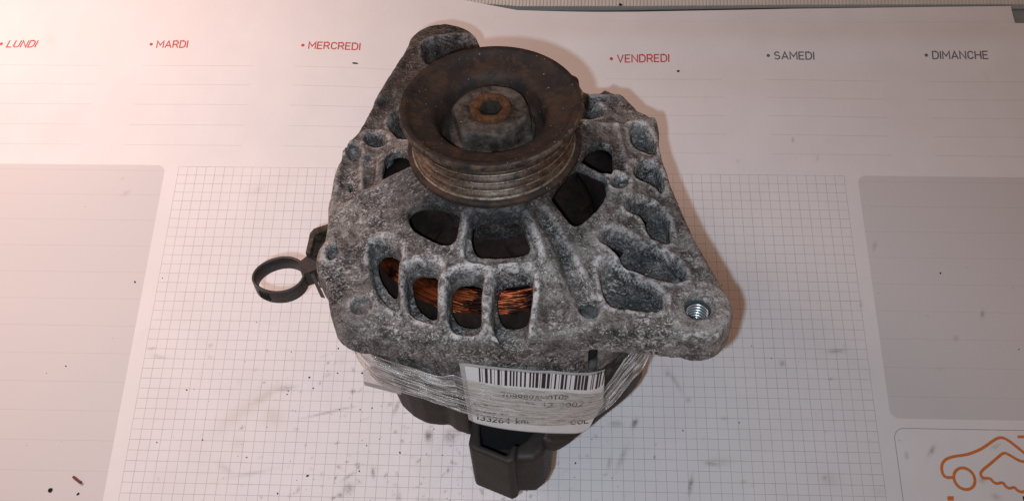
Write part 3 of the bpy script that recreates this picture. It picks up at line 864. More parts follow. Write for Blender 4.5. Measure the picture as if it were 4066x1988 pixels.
def surface_nets(F, org, h):
    nx, ny, nz = F.shape
    S = F < 0
    s8 = np.zeros((nx - 1, ny - 1, nz - 1), np.uint8)
    for i in (0, 1):
        for j in (0, 1):
            for k in (0, 1):
                s8 += S[i:nx - 1 + i, j:ny - 1 + j, k:nz - 1 + k]
    act = (s8 > 0) & (s8 < 8)
    ci, cj, ck = np.nonzero(act)
    idx = np.full(act.shape, -1, np.int32)
    idx[ci, cj, ck] = np.arange(len(ci))
    acc = np.zeros((len(ci), 3))
    cnt = np.zeros(len(ci))
    cor = [(i, j, k) for i in (0, 1) for j in (0, 1) for k in (0, 1)]
    val = {c: F[ci + c[0], cj + c[1], ck + c[2]].astype(float) for c in cor}
    for a in cor:
        for ax in range(3):
            if a[ax] == 0:
                b = list(a)
                b[ax] = 1
                b = tuple(b)
                va, vb = val[a], val[b]
                m_ = (va < 0) != (vb < 0)
                t = np.where(m_, va / np.where(m_, va - vb, 1), 0)
                for q in range(3):
                    acc[:, q] += np.where(m_, a[q] + (t if q == ax else 0), 0)
                cnt += m_
    V = (np.stack([ci, cj, ck], 1) + acc / cnt[:, None]) * h + np.array(org)
    Q = []
    for ax in range(3):
        sl0 = [slice(1, -1)] * 3
        a_ = [slice(1, n - 1) for n in F.shape]
        b_ = list(a_)
        a_[ax] = slice(0, F.shape[ax] - 1)
        b_[ax] = slice(1, F.shape[ax])
        A, B = S[tuple(a_)], S[tuple(b_)]
        e = np.nonzero(A != B)
        p = [e[0].copy(), e[1].copy(), e[2].copy()]
        for q in range(3):
            if q != ax:
                p[q] += 1
        o1, o2 = [q for q in range(3) if q != ax]

        def cell(d1, d2):
            c = [p[0].copy(), p[1].copy(), p[2].copy()]
            c[o1] -= d1
            c[o2] -= d2
            return idx[c[0], c[1], c[2]]
        quad = np.stack([cell(1, 1), cell(0, 1), cell(0, 0), cell(1, 0)], 1)
        flip = ~A[e]
        if ax == 1:
            flip = ~flip
        quad[flip] = quad[flip][:, ::-1]
        Q.append(quad)
    Q = np.concatenate(Q)
    Q = Q[(Q >= 0).all(1)]
    return V, Q


def vnoise(shape, h, cell, seed):
    r = np.random.default_rng(seed)
    n = [int(s * h / cell) + 3 for s in shape]
    G = r.uniform(-1, 1, n).astype(np.float32)
    for ax in range(3):
        t = np.arange(shape[ax]) * h / cell
        i = t.astype(int)
        f_ = (t - i).astype(np.float32)
        f_ = f_ * f_ * (3 - 2 * f_)
        sh = [1, 1, 1]
        sh[ax] = -1
        f_ = f_.reshape(sh)
        G = np.take(G, i, axis=ax) * (1 - f_) + np.take(G, i + 1, axis=ax) * f_
    return G


# ---------- front housing
H_ = .52
u0, u1, v0, v1, w0, w1 = -66, 82, -70, 107, -82, -20
us = np.arange(u0, u1, H_)
vs = np.arange(v0, v1, H_)
wz = np.arange(w0, w1, H_)
X, Y = np.meshgrid(us, vs, indexing='ij')
R = np.hypot(X, Y)
hgt = np.interp(R, [0, 22, 46, 58, 200], [-25, -25, -37, -43, -45])


def chaikin(P, it=2):
    P = [np.array(p, float) for p in P]
    for _ in range(it):
        Q_ = []
        for i in range(len(P)):
            a, b = P[i], P[(i + 1) % len(P)]
            Q_ += [a * .78 + b * .22, a * .22 + b * .78]
        P = Q_
    return P


def pocket(name, depth, edge=1.1, lip=0.0, dh=0.0):
    global hgt
    d = poly_sdf(chaikin(T[name], 1), X, Y)
    m_ = .5 - .5 * np.clip(d / edge, -1, 1)
    m_ = m_ * m_ * (3 - 2 * m_)
    hgt = hgt - depth * m_
    if lip:
        hgt = hgt + lip * np.exp(-((d - 1.6) / 1.4) ** 2) * (d > -1)
    return d


pocket('low', 3.0, 2.2)
pocket('bossrec', 9.0, 1.6)
pocket('p12', 4.0, .7, .5)
pocket('trough', 3.4, 1.4)
pocket('p13', 1.2, 1.6)
pocket('chan', 2.6, 1.6)
pocket('p2', 3.0, .5, .7)
pocket('p10', 7.0, .8, .8)
pocket('p10b', 7.0, .8)
pocket('p9', 7.0, .6, .8)
pocket('a', 4.5, .6, .5)
pocket('d', 5.0, .6, .8)
pocket('e', 8.0, .6, .8)
pocket('h11', 8.0, 1.2)
for q in ('h5', 'h6', 'h7', 'h8'):
    pocket(q, 7.0, .55, .9)
for q in ('r1', 'r2', 'r3', 'r4'):
    pocket(q, 4.8, .6, 1.0)
# ribs, rings and bosses standing proud
ex, ey = T['ear']
re_ = np.hypot(X - ex, Y - ey)
hgt = hgt + .9 * (1 - sstep(re_, 10.0, 11.0)) - 1.0 * (1 - sstep(re_, 4.8, 6.0)) * 1.0
mx_, my_ = T['mark']
rm = np.hypot(X - mx_, Y - my_)
hgt = hgt + .35 * np.exp(-((rm - 4.5) / .5) ** 2) + .3 * np.exp(-((rm - 7.5) / .5) ** 2)


def ridge(p, q, hh, wd):
    global hgt
    a, b = np.array(p, float), np.array(q, float)
    e = b - a
    t = np.clip(((X - a[0]) * e[0] + (Y - a[1]) * e[1]) / (e @ e), 0, 1)
    d = np.hypot(X - a[0] - e[0] * t, Y - a[1] - e[1] * t)
    hgt = hgt + hh * np.exp(-(d / wd) ** 2)


ridge((44, 30), (46, 5), 1.6, 1.6)
ridge((32, 26), (58, 38), 1.8, 2.2)
ridge((22, 50), (45, 53), 1.4, 2.0)
ridge((12, -25), (26, -56), 1.2, 2.0)
ridge((18, -22), (34, -46), 1.0, 2.0)
ridge((-8, -25), (-9, -42), .9, 1.8)
ridge((-22, 0), (-56, -9), 1.0, 2.2)
ridge((-48, -6), (-53, 34), 1.2, 2.2)
ridge((-60, 24), (-42, 85), 1.2, 2.4)
ridge((58, 4), (72, -40), .9, 2.0)
# lug collars round the through bolts
for (bx_, by_), rr_, hh in ((T['bb'], 8, .8), (T['bc'], 6.5, .5), (T['ba'], 6.5, 1.2), (T['bd'], 6.5, .6)):
    rb = np.hypot(X - bx_, Y - by_)
    hgt = hgt + hh * (1 - sstep(rb, rr_ - 1.5, rr_ + .5))
for (bx_, by_) in (T['bb'], T['bc']):
    rb = np.hypot(X - bx_, Y - by_)
    hgt = hgt - 2.2 * (1 - sstep(rb, 3.0, 3.8))

outline = T['outline'] + [(24, -60.5), (14, -62.5), (4, -64.8), (-8, -64.6), (-20, -63.5), (-32, -62.5), (-39.5, -61.2), (-44.3, -57), (-48.5, -53), (-52.5, -49.4), (-54.5, -46.5), (-56.3, -41.8), (-58.5, -36)]
dO = poly_sdf(outline, X, Y)
dlug = np.minimum(np.hypot(X + 43, Y + 48.5) - 11.0, np.hypot(X + 53, Y + 30) - 9.0)
dD = R - 62.3
Wg = wz[None, None, :].astype(np.float32)
f32 = np.float32
top = (Wg - hgt[:, :, None].astype(f32)) * f32(.82)
plate = smax(np.maximum(dO[:, :, None].astype(f32), (-56.0 - Wg).astype(f32)), top, f32(2.6))
drum = smax(np.maximum(dD[:, :, None].astype(f32), (-80.5 - Wg).astype(f32)), top, f32(3.6))
F = smin(plate, drum, f32(3.0))
lug = smax(np.maximum(dlug[:, :, None].astype(f32), (-57.5 - Wg).astype(f32)), top, f32(3.6))
F = smin(F, lug, f32(3.0))
# boss of the long arm reaches deeper than the plate
bx_, by_ = T['bossc']
rb = (np.hypot(X - bx_, Y - by_) - 13.6)[:, :, None].astype(f32)
boss = smax(np.maximum(rb, (-78 - Wg).astype(f32)), top, f32(2))
eb = smax(np.maximum((re_ - 10.9)[:, :, None].astype(f32), (-57.8 - Wg).astype(f32)), top, f32(2.4))
F = smin(F, eb, f32(1.5))
F = smin(F, boss, f32(3.0))
# hollow inside, its ceiling following the lowest ground near by so that no wall gets too thin
low_ = hgt.copy()
for ax in (0, 1):
    m0 = low_.copy()
    for k in range(1, 4):
        low_ = np.minimum(low_, np.roll(m0, k, ax))
        low_ = np.minimum(low_, np.roll(m0, -k, ax))
cav = np.maximum((R - 57.8)[:, :, None].astype(f32), Wg - (np.minimum(low_, np.interp(R, [0, 22, 46, 58, 200], [-25, -25, -37, -43, -45]) - 0) - 2.2)[:, :, None].astype(f32))
cav = np.maximum(cav, (20 - R)[:, :, None].astype(f32))
F = smax(F, -cav, f32(1.5))
# openings right through
thr = np.full(X.shape, 1e3)
for q in ('h1', 'h2', 'h3', 'h4', 'h12', 'w1', 'w2', 'w3', 'w4', 'slit'):
    thr = np.minimum(thr, poly_sdf(chaikin(T[q], 1 if q[0] == 'h' else 2), X, Y) - (.55 if q[0] == 'w' else 0.0))
for q in ('h5', 'h6', 'h7', 'h8'):
    thr = np.minimum(thr, np.maximum(poly_sdf(chaikin(T[q], 1 if q[0] == 'h' else 2), X, Y), R - (54.0 if q != 'h8' else 51.0)))
F = smax(F, -np.maximum(thr[:, :, None].astype(f32), (-78 - Wg).astype(f32)), f32(.9))
# tapped hole of the ear, its slot and the one in the drum wall
F = np.maximum(F, -(re_ - 4.35)[:, :, None].astype(f32))
slot = np.maximum(np.maximum(np.abs(X - 33.8) - 1.6, Y + 38)[:, :, None].astype(f32), np.abs(Wg + 70) - f32(15))
F = smax(F, -slot, f32(.8))
F = np.maximum(F, (Wg + 21.0).astype(f32))
F = F + f32(.10) * vnoise(F.shape, H_, 4.1, 1) + f32(.07) * vnoise(F.shape, H_, 1.5, 2)
F[0], F[-1], F[:, 0], F[:, -1], F[:, :, 0], F[:, :, -1] = (5,) * 6
V, Q = surface_nets(F, (us[0], vs[0], wz[0]), H_)
me = mesh_np("front_housing", L(V), quads=Q)
gr = np.clip(np.exp(-((np.hypot(V[:, 0], V[:, 1]) - 20) / 13.0) ** 2) * 1.0  # hub ring: rust stain plus painted shadow of the pulley
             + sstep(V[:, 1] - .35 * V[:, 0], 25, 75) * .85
             + .75 * sstep(-V[:, 2], 52, 60) * sstep(V[:, 1], -30, 10), 0, 1)  # darker deep down on the far side
STAIN_SHADES = [(48, -46, 10, 7, 1.0), (60, -37, 7, 6, 1.0), (49, -29, 9, 6, 1.0), (57, -16, 5, 8, 1.0), (50, -11, 6, 4, 1.0), (55, 6, 5, 7, .9), (53, 26, 7, 8, .85), (35, 40, 9, 8, .8), (38, 51, 8, 5, .8),
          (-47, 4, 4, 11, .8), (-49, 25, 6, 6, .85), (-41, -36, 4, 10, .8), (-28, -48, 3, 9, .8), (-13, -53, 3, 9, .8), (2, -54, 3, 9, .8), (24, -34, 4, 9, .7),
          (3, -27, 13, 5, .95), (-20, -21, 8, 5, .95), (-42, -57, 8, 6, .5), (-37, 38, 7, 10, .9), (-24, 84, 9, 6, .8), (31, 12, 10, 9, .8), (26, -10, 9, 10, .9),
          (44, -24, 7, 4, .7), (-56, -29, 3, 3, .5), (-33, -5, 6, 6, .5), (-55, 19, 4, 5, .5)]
oil_shade = np.zeros(len(V))  # dark blobs: oily dirt plus painted shade in pockets, recesses and hub
for (a_, b_, c_, d_, e_) in STAIN_SHADES:
    oil_shade = np.maximum(oil_shade, e_ * np.exp(-(((V[:, 0] - a_) / c_) ** 2 + ((V[:, 1] - b_) / d_) ** 2) ** 1.5))
bl = hgt.copy()
for ax in (0, 1):
    bl = sum(np.roll(bl, k, ax) for k in range(-4, 5)) / 9.0
cr = np.clip((hgt - bl - .05) / .9, 0, 1)
iu = np.clip(((V[:, 0] - us[0]) / H_).round().astype(int), 0, len(us) - 1)
iv = np.clip(((V[:, 1] - vs[0]) / H_).round().astype(int), 0, len(vs) - 1)
crest = cr[iu, iv] * (np.abs(V[:, 2] - hgt[iu, iv]) < 1.1)
a = me.attributes.new('crest', 'FLOAT', 'POINT')
a.data.foreach_set('value', crest.astype(np.float32))
crust = np.zeros(len(V))
for (a_, b_, c_, d_, e_) in [(-30, -57, 16, 8, .9), (2, -63, 14, 6, .8), (-45, -8, 12, 10, .9), (-50, 22, 9, 12, .9), (-18, -38, 14, 5, .8), (7, -42, 10, 3, .8), (-57, -22, 6, 12, .7),
                             (30, -58, 14, 5, .5), (57, -40, 8, 8, .5), (-10, -20, 8, 3, .8), (12, -29, 2.5, 8, .8), (66, -30, 6, 14, .5), (45, 52, 8, 5, .4), (60, 8, 4, 16, .5)]:
    crust = np.maximum(crust, e_ * np.exp(-((V[:, 0] - a_) / c_) ** 2 - ((V[:, 1] - b_) / d_) ** 2))
a = me.attributes.new('crust', 'FLOAT', 'POINT')
a.data.foreach_set('value', crust.astype(np.float32))
a = me.attributes.new('oil_shade', 'FLOAT', 'POINT')
a.data.foreach_set('value', oil_shade.astype(np.float32))
a = me.attributes.new('grime_shade', 'FLOAT', 'POINT')
a.data.foreach_set('value', gr.astype(np.float32))
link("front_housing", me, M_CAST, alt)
del F, plate, drum, boss, cav, slot, top

# bolt heads and threaded insert
def bolt(p, wtop, r=3.2, mat=M_BLUEZINC):
    mb = MB()
    lathe(mb, [(.01, wtop - .2), (r * .5, wtop), (r * .85, wtop - .15), (r, wtop - .8), (r, wtop - 6)], 24, p)
    link("bolt", mb.mesh("bolt"), mat, alt)


bolt(T['bb'], -43.9, 3.4)
bolt(T['bc'], -43.6, 3.0)
bolt(T['ba'], -48.3, 3.6)
bolt(T['bd'], -39.2, 3.6)
mb = MB()
pr = [(4.9, -44.6), (4.3, -45.0)]
z = -45.0
while z > -57:
    pr += [(4.35, z - .1), (3.6, z - .75), (4.35, z - 1.4)]
    z -= 1.4
lathe(mb, pr, 40, T['ear'])
link("threaded_insert", mb.mesh("threaded_insert"), M_STEEL, alt)

mb = MB()
for k in range(7):
    zc = -46.6 - 1.4 * k
    lathe(mb, [(3.7, zc + .28), (3.42, zc + .1), (3.42, zc - .12), (3.7, zc - .3)], 40, T['ear'])
link("thread_crests", mb.mesh("thread_crests"), mat_plain("polished_thread", (.62, .64, .63), .25, .75, .1, 400, .05), alt)

# ---------- pulley
pul = [(27.7, -.25), (28.3, 0), (29.6, -.05), (30, -.45), (30.0, -2.3), (29.6, -2.9), (27.9, -3.7)]
mb = MB()
pin = [(16.9, -14), (17.3, -11), (18.0, -7), (18.9, -4.9), (19.9, -3.9), (21.5, -3.3), (24.5, -2.4), (26.4, -1.6), (27.1, -.9)]
prof = [(9, -14.0)] + pin + pul
lathe(mb, prof[::-1], 128)
lathe(mb, [(27.9, -17.2), (29.0, -17.5), (29.4, -17.9), (29.4, -19.2), (29.0, -19.6), (21, -19.7), (20.5, -24), (19, -26)][::-1][::-1], 128)
pulley = link("pulley", mb.mesh("pulley"), M_PULLEY, alt)
mb = MB()
gp = [(27.9, -3.7)]
z = -3.7
for k in range(4):
    gp += [(26.9, z - .5), (25.2, z - 1.5), (25.2, z - 1.9), (27.0, z - 2.85), (27.5, z - 3.05), (27.5, z - 3.2), (27.0, z - 3.4)]
    z -= 3.37
gp += [(27.9, -17.2)]
lathe(mb, gp, 128)
link("grooved_rim", mb.mesh("grooved_rim"), M_GROOVE, pulley)
# nut: six flats, turned chamfer on top, flange below
mb = MB()


def hexr(r, z, t):
    a = (t + .22) % (math.pi / 3) - math.pi / 6
    hx = 11.9 / np.cos(a)
    return np.minimum(np.full_like(t, r), hx)


lathe(mb, [(6.8, -3.4), (7.6, -2.9), (11.5, -2.9), (12.3, -3.2), (13.1, -4.2), (13.7, -5.6), (13.8, -8), (13.8, -11.5), (13.8, -12.5)], 144, rmod=hexr)
lathe(mb, [(12.0, -10.6), (14.2, -11.0), (14.5, -12.0), (14.5, -14)], 96)
nut = link("nut", mb.mesh("nut"), M_NUT, alt)
mb = MB()
t6 = 4.0


def sock(r, z, t):
    a = t % (math.pi / 3) - math.pi / 6
    return np.where(r < 4.2, r / np.cos(a) * .93, r) if r < 4.2 else np.full_like(t, r)


lathe(mb, [(4.0, -6), (3.95, -2.3), (4.8, -1.55), (6.2, -1.45), (6.8, -1.9), (6.95, -2.7), (6.95, -4.2)], 96, rmod=sock)
sh = link("shaft_end", mb.mesh("shaft_end"), M_SHAFT, alt)
mb = MB()
lathe(mb, [(.01, -7.2), (2.6, -7.0), (3.1, -3.8), (3.6, -2.3)], 6)
link("hex_socket", mb.mesh("hex_socket", smooth=False), mat_plain("shaded_socket_rust", (.022, .014, .009), .9, 0, .5, 900, .4), sh)  # the hole's shade is put into a darker rust colour

# ---------- fan, windings, stator with dark fill behind the openings
mb = MB()
lathe(mb, [(14, -42), (16, -44), (30, -48.5), (33, -50.5), (34.5, -52.5), (33, -53.5), (14, -53.5)], 72)
for k in range(11):
    t = 2 * math.pi * k / 11 + .2
    p = [(20 * math.cos(t), 20 * math.sin(t)), (31 * math.cos(t + .22), 31 * math.sin(t + .22)), (33 * math.cos(t + .3), 33 * math.sin(t + .3)),
         (33.4 * math.cos(t + .33), 33.4 * math.sin(t + .33)), (31 * math.cos(t + .26), 31 * math.sin(t + .26)), (20 * math.cos(t + .05), 20 * math.sin(t + .05))]
    prism(mb, p, -50, -46)
link("cooling_fan", mb.mesh("cooling_fan", smooth=False), M_FAN, alt)
mb = MB()
lathe(mb, [(.1, -66), (57.6, -66), (57.6, -82)], 72)  # closed black disc added to keep the inside dark
link("stator_dark_fill", mb.mesh("stator_dark_fill"), M_BLACK, alt)
mb = MB()
lathe(mb, [(35.5, -72), (36, -58), (38, -52), (41.5, -48.6), (46, -48.6), (49.4, -50.8), (51.2, -55), (52, -68)], 120)
wind = link("stator_winding", mb.mesh("stator_winding"), M_FAN, alt)
mb = MB()
rr = random.Random(5)
for k in range(260):
    t0 = math.radians(rr.uniform(-158, -52))
    span = rr.uniform(.30, .55)
    q = rr.uniform(0, 1)
    base_r = 37.0 + 12.0 * q
    base_w = float(np.interp(base_r, [35.5, 36, 38, 41.5, 46, 49.4, 51], [-66, -57.8, -51.8, -48.4, -48.4, -50.6, -54])) + .1
    skew = rr.uniform(-.4, .4)
    pts = []
    for i in range(9):
        s = i / 8
        tt = t0 + span * (s - .5)
        r_ = base_r + skew * (s - .5) + .25 * math.sin(s * 5 + k)
        ww = base_w + .35 - 1.5 * (2 * s - 1) ** 2
        pts.append((r_ * math.cos(tt), r_ * math.sin(tt), ww))
    tube(mb, pts, .34, 5)
link("copper_wires", mb.mesh("copper_wires"), M_COPPER, wind, kind="stuff")

# ---------- rear drum, rear cover, connector
mb = MB()
lathe(mb, [(58, -79), (61.5, -80), (61.5, -94), (60.0, -97), (50, -98)], 96)
link("rear_housing", mb.mesh("rear_housing"), M_NUT, alt)
near = T['rearL'] + T['rearR']
far = [(58 * math.cos(t), 58 * math.sin(t)) for t in np.radians(np.arange(-34, 215, 8))]
cover = [(-6, -59.5), (12, -60.5)]
cover = T['rearL'][:-1] + [(-8, -58), (12, -61.5)] + T['rearR'] + [(54.5, -30)] + [(57 * math.cos(t), 57 * math.sin(t)) for t in np.radians(np.arange(-22, 208, 8))] + [(-50, -24)]
hh = 1.0
uu = np.arange(-66, 66, hh)
vv = np.arange(-74, 66, hh)
ww_ = np.arange(-147, -84, hh)
X2, Y2 = np.meshgrid(uu, vv, indexing='ij')
W2 = ww_[None, None, :]
dc = poly_sdf(cover, X2, Y2)[:, :, None]
Fc = smax(dc, np.abs(W2 + 106) - 12.5, 3.0)
dr = np.hypot(X2 - 3, Y2 + 4)[:, :, None]
cutp = [(-12.5, -42), (-11.5, -58), (-9, -66), (13, -66), (17, -58), (17, -42)]
Fc = smax(Fc, -np.maximum(poly_sdf(cutp, X2, Y2)[:, :, None], -W2 - 138), 1.0)
Fc = smin(Fc, smax(dr - 33, np.abs(W2 + 128) - 16, 3.0), 4.0)
TH2 = np.degrees(np.arctan2(Y2, X2))
lbt = np.interp(TH2, [-157, -150, -136, -121, -103, -100, -91, -77, -64, -57, -50, -34, -28], [-106, -108, -98, -91, -90, -96, -101, -106.5, -116, -114, -108, -103.5, -100])
ring = np.maximum((62.6 - np.hypot(X2, Y2))[:, :, None], lbt[:, :, None] - .5 - W2)
Fc = smax(Fc, -np.where((TH2 > -165)[:, :, None] & (TH2 < -20)[:, :, None], ring, 9.0), 1.5)
Fc = Fc + .10 * vnoise(Fc.shape, hh, 5, 9)
Fc[0], Fc[-1], Fc[:, 0], Fc[:, -1], Fc[:, :, 0], Fc[:, :, -1] = (5,) * 6
V, Q = surface_nets(Fc, (uu[0], vv[0], ww_[0]), hh)
rc = link("rear_cover", mesh_np("rear_cover", L(V), quads=Q), M_PLASTIC, alt)
mb = MB()
lathe(mb, [(.1, -176.2), (30, -176.2), (32, -175), (32, -143)], 64, (3, 0))
prism(mb, [(-60, 20), (-30, 20), (-16, 84), (-20, 100), (-36, 100), (-42, 88)], -92, -80)
lathe(mb, [(.1, -155.6), (11, -155.6), (12, -154), (12, -70)], 40, T['bossc'])
link("rear_bracket", mb.mesh("rear_bracket"), M_NUT, alt)

hh = .7
uu = np.arange(-18, 24, hh)
vv = np.arange(-75, -38, hh)
ww_ = np.arange(-147, -96, hh)
X2, Y2 = np.meshgrid(uu, vv, indexing='ij')
W2 = ww_[None, None, :]
boxp = [(-13.5, -46), (-11.8, -57.8), (-12.4, -62.9), (-11.5, -65.0), (3.0, -71.0), (5.3, -69.8), (6.2, -60), (8, -46)]
lobe = [(2, -46), (5, -66), (6.6, -67.9), (12.4, -67.6), (15.8, -64.4), (18.2, -59.0), (19.5, -46)]
inner = [(-10.0, -40), (-8.4, -57.5), (-7.8, -63.6), (2.3, -67.9), (4.0, -64), (9.5, -59.5), (14.0, -52), (14.0, -40)]
d1 = smax(poly_sdf(boxp, X2, Y2)[:, :, None], np.abs(W2 + 127) - 15.5, 1.2)
d2 = smax(poly_sdf(lobe, X2, Y2)[:, :, None], np.abs(W2 + 128.5) - 14, 3.0)
Fc = smin(d1, d2, 1.6)
Fc = smax(Fc, -np.maximum(poly_sdf(inner, X2, Y2)[:, :, None], -W2 - 137), 1.0)
Fc[0], Fc[-1], Fc[:, 0], Fc[:, -1], Fc[:, :, 0], Fc[:, :, -1] = (5,) * 6
V, Q = surface_nets(Fc, (uu[0], vv[0], ww_[0]), hh)
conn = link("connector_housing", mesh_np("connector_housing", L(V), quads=Q), M_PLASTIC, alt)
mb = MB()
prism(mb, [(-6, -61.5), (1.0, -63), (2.2, -57), (-6, -57)], -137, -131)
prism(mb, [(-10, -52), (15, -52), (15, -42), (-10, -42)], -137, -112)  # black filler added at the back to darken the connector's inside
prism(mb, [(3.0, -60.5), (6.0, -60.8), (8, -57), (3.5, -57)], -137, -126)
link("terminals_dark_fill", mb.mesh("terminals_dark_fill", smooth=False), M_BLACK, conn)
# bracket plate under the film on the left and the small screw
mb = MB()
lathe(mb, [(.1, -95.4), (1.6, -95.2), (2.4, -96), (2.4, -102)], 20, (-27.5, -49.8))
link("screw", mb.mesh("screw"), M_BLUEZINC, alt)
# folded steel clip bracket on the left flank
mb = MB()
hp = [(-82.7, 20.9), (-81.5, 23.5), (-66, 30.5), (-58, 24), (-58, 10), (-62, 8), (-64, 20), (-73, 24.6), (-80.6, 19.6), (-80.8, 10), (-82.6, 10)]
prism(mb, hp, -100, -87.5)
prism(mb, [(-81, 10), (-81, 20), (-73, 25), (-60, 22), (-60, 6)], -92.5, -91)
link("side_bracket", mb.mesh("side_bracket", smooth=False), M_NUT, alt)


# ================================================================= wrapped label and film
def band_mesh(name, th, wt, wb_, rfun, nv, wrinkle=0.0, seed=1):
    n = len(th)
    V, S = [], []
    r = np.random.default_rng(seed)
    ph = r.uniform(0, 6.28, 12)
    for i in range(n):
        for j in range(nv + 1):
            s = j / nv
            w_ = wt[i] + (wb_[i] - wt[i]) * s
            rad = rfun(th[i], s)
            if wrinkle:
                x = math.radians(th[i])
                rad += wrinkle * sum(math.sin((14 + 15 * k) * (s + .05 * math.sin(x * (1.3 + .3 * k) + ph[k])) + ph[k]) / (1 + .35 * k) for k in range(6)) * .4
            V.append((rad * math.cos(math.radians(th[i])), rad * math.sin(math.radians(th[i])), w_))
            S.append((math.radians(th[i]) * 63 / 10, s, 0))
    me = mesh_np(name, L(V), faces=[q[::-1] for q in grid_faces(n, nv + 1)])
    a = me.attributes.new('strip', 'FLOAT_VECTOR', 'POINT')
    a.data.foreach_set('vector', np.array(S, dtype=np.float32).ravel())
    return me


def curve(pts, th):
    p = sorted(pts)
    return np.interp(th, [a for a, b in p], [b for a, b in p])


thl = np.linspace(-99.8, -53, 90)
lt, lb = curve(T['labtop'], thl), curve(T['labbot'], thl)
rc_ = np.clip((thl + 60) / 7, 0, 1)
lb = lb + 9 * rc_ ** 2
label = link("barcode_label", band_mesh("barcode_label", thl, lt, lb, lambda t, s: 63.5, 14), M_TAPE,
             label="white paper sticker with a printed barcode wrapped round the alternator's lower front", category="barcode label")
label.matrix_world = frame()
thi = np.linspace(-98.2, -53.4, 90)
link("label_face", band_mesh("label_face", thi, curve(T['labtop'], thi) - 1.7, curve(T['labbot'], thi) + .9 + 9 * np.clip((thi + 60) / 7, 0, 1) ** 2, lambda t, s: 63.68, 14), M_LABEL, label)


def wrap(p, r):
    p = np.array(p, float)
    t = np.radians(p[:, 0])
    return np.stack([r * np.cos(t), r * np.sin(t), p[:, 1]], 1)


for q in T['bars']:
    mb = MB()
    q = np.array(q)
    V = []
    for s in (0, .5, 1):
        V += [q[0] * (1 - s) + q[3] * s, q[1] * (1 - s) + q[2] * s]
    mb.add(wrap(V, 63.76), [(0, 2, 3, 1), (2, 4, 5, 3)])
    link("barcode_bar", mb.mesh("barcode_bar", smooth=False), M_BAR, label)


def label_text(s, key, mat=M_INK, wid=.42, gap=.26, keep=1.0, name="printed_line"):
    b0, b1, up = [np.array(a, float) for a in T[key]]
    st, wd = text_strokes(s, gap)
    ex_, ey_ = (b1 - b0), (up - b0)
    mb = MB()
    sc_ = 63.8 * math.pi / 180
    for q, stroke in enumerate(st):
        pts = [b0 + ex_ * (a / wd) + ey_ * b for a, b in stroke]
        P2 = [(p[0] * sc_, p[1]) for p in pts]
        V, F = ribbon(P2, wid)
        mb.add(wrap([(a / sc_, b) for a, b in V], 63.76 + .004 * (q % 5)), F)
    link(name, mb.mesh(name, smooth=False), mat, label)


label_text("  708989AMOTOS", 't1')
label_text("-- 12 2002 -", 't2')
label_text("133264 km", 't4', wid=.55)
label_text("COL", 't5', wid=.5)
label_text("-- - ---", 't3', wid=.6)
label_text("- --- --", 't3b', wid=.6)

th = np.linspace(-200, 160, 520)
ft = [(-200, -70), (-180, -68), (-168, -68), (-158, -71), (-150, -66), (-141, -60.5), (-134, -57.8), (-126, -59.5), (-118, -65.4), (-112, -67.2), (-106, -67.6)] + \
     [(a, b) for a, b in T['filmlabt'] if a > -103 and a < -53] + [(-46, -79), (-38, -76), (-30, -74), (-10, -72), (40, -72), (100, -72), (160, -70)]
fb = [(-200, -98), (-180, -100), (-165, -101), (-158, -106), (-151, -108), (-143, -102), (-136, -97), (-128, -92.5), (-121, -89.6), (-114, -88), (-107, -88.3), (-102, -90)] + \
     [(a, b) for a, b in T['filmlabb'] if a > -100] + [(-50, -107), (-46.3, -104.9), (-39.5, -101), (-34, -102.6), (-29, -99), (-10, -98), (60, -98), (160, -98)]


def film_r(t, s):
    r = 64.35
    for c_, wd_, amp in ((-131, 11, 9.0), (-156, 12, 4.5), (-43, 10, 1.0)):
        r += amp * math.exp(-((t - c_) / wd_) ** 2) * (1 - .85 * s ** .7)
    return r


film = link("stretch_film", band_mesh("stretch_film", th, curve(ft, th), curve(fb, th), film_r, 90, .40), M_FILM,
            label="clear plastic stretch film wound tightly round the alternator's middle, over the label", category="plastic film")
film.matrix_world = frame()

mb = MB()
bk = [(-53.5, -39.5), (-52.5, -44.5), (-38, -48.5), (-36, -42), (-46, -36)]
prism(mb, bk, -101.5, -98.5)
link("film_tail", mb.mesh("film_tail", smooth=False), M_TAPE, film)

# ================================================================= cable clip on the left
clip = link("cable_clip", None, None, label="open ring of dusty black plastic cable tie hanging off the alternator's left side", category="cable tie")
clip.matrix_world = frame()
ccx, ccy = -91.6, -.9
n = 90
mb = MB()
t = np.linspace(0, 2 * math.pi, n, endpoint=False)
rx, ry = 11.0, 9.6
prof = [(0, -88.0), (-.25, -87.8), (-1.0, -87.8), (-1.25, -88.1), (-1.25, -94.4), (-1.0, -94.7), (-.2, -94.7), (0, -94.4), (0, -88.0)]
V = []
for d, z in prof:
    V += [((rx + d) * math.cos(a) + ccx, (ry + d) * math.sin(a) + ccy, z + .4 * math.sin(a * 2)) for a in t]
mb.add(V, [q[::-1] for q in grid_faces(len(prof), n, True)])
band = link("clip_band", mb.mesh("clip_band"), M_CLIP, clip)
for k in range(4):
    a = math.radians(-128 + 7.5 * k)
    mb = MB()
    px, py = ccx + (rx + .02) * math.cos(a), ccy + (ry + .02) * math.sin(a)
    tx, ty_ = -math.sin(a), math.cos(a)
    nx_, ny_ = math.cos(a), math.sin(a)
    pp = [(px + tx * .35 - nx_ * .3, py + ty_ * .35 - ny_ * .3), (px - tx * .35 - nx_ * .3, py - ty_ * .35 - ny_ * .3), (px - tx * .35 + nx_ * .25, py - ty_ * .35 + ny_ * .25), (px + tx * .35 + nx_ * .25, py + ty_ * .35 + ny_ * .25)]
    prism(mb, pp, -93.3, -89.3)
    link("ratchet_tooth", mb.mesh("ratchet_tooth", smooth=False), M_BLACK, band)
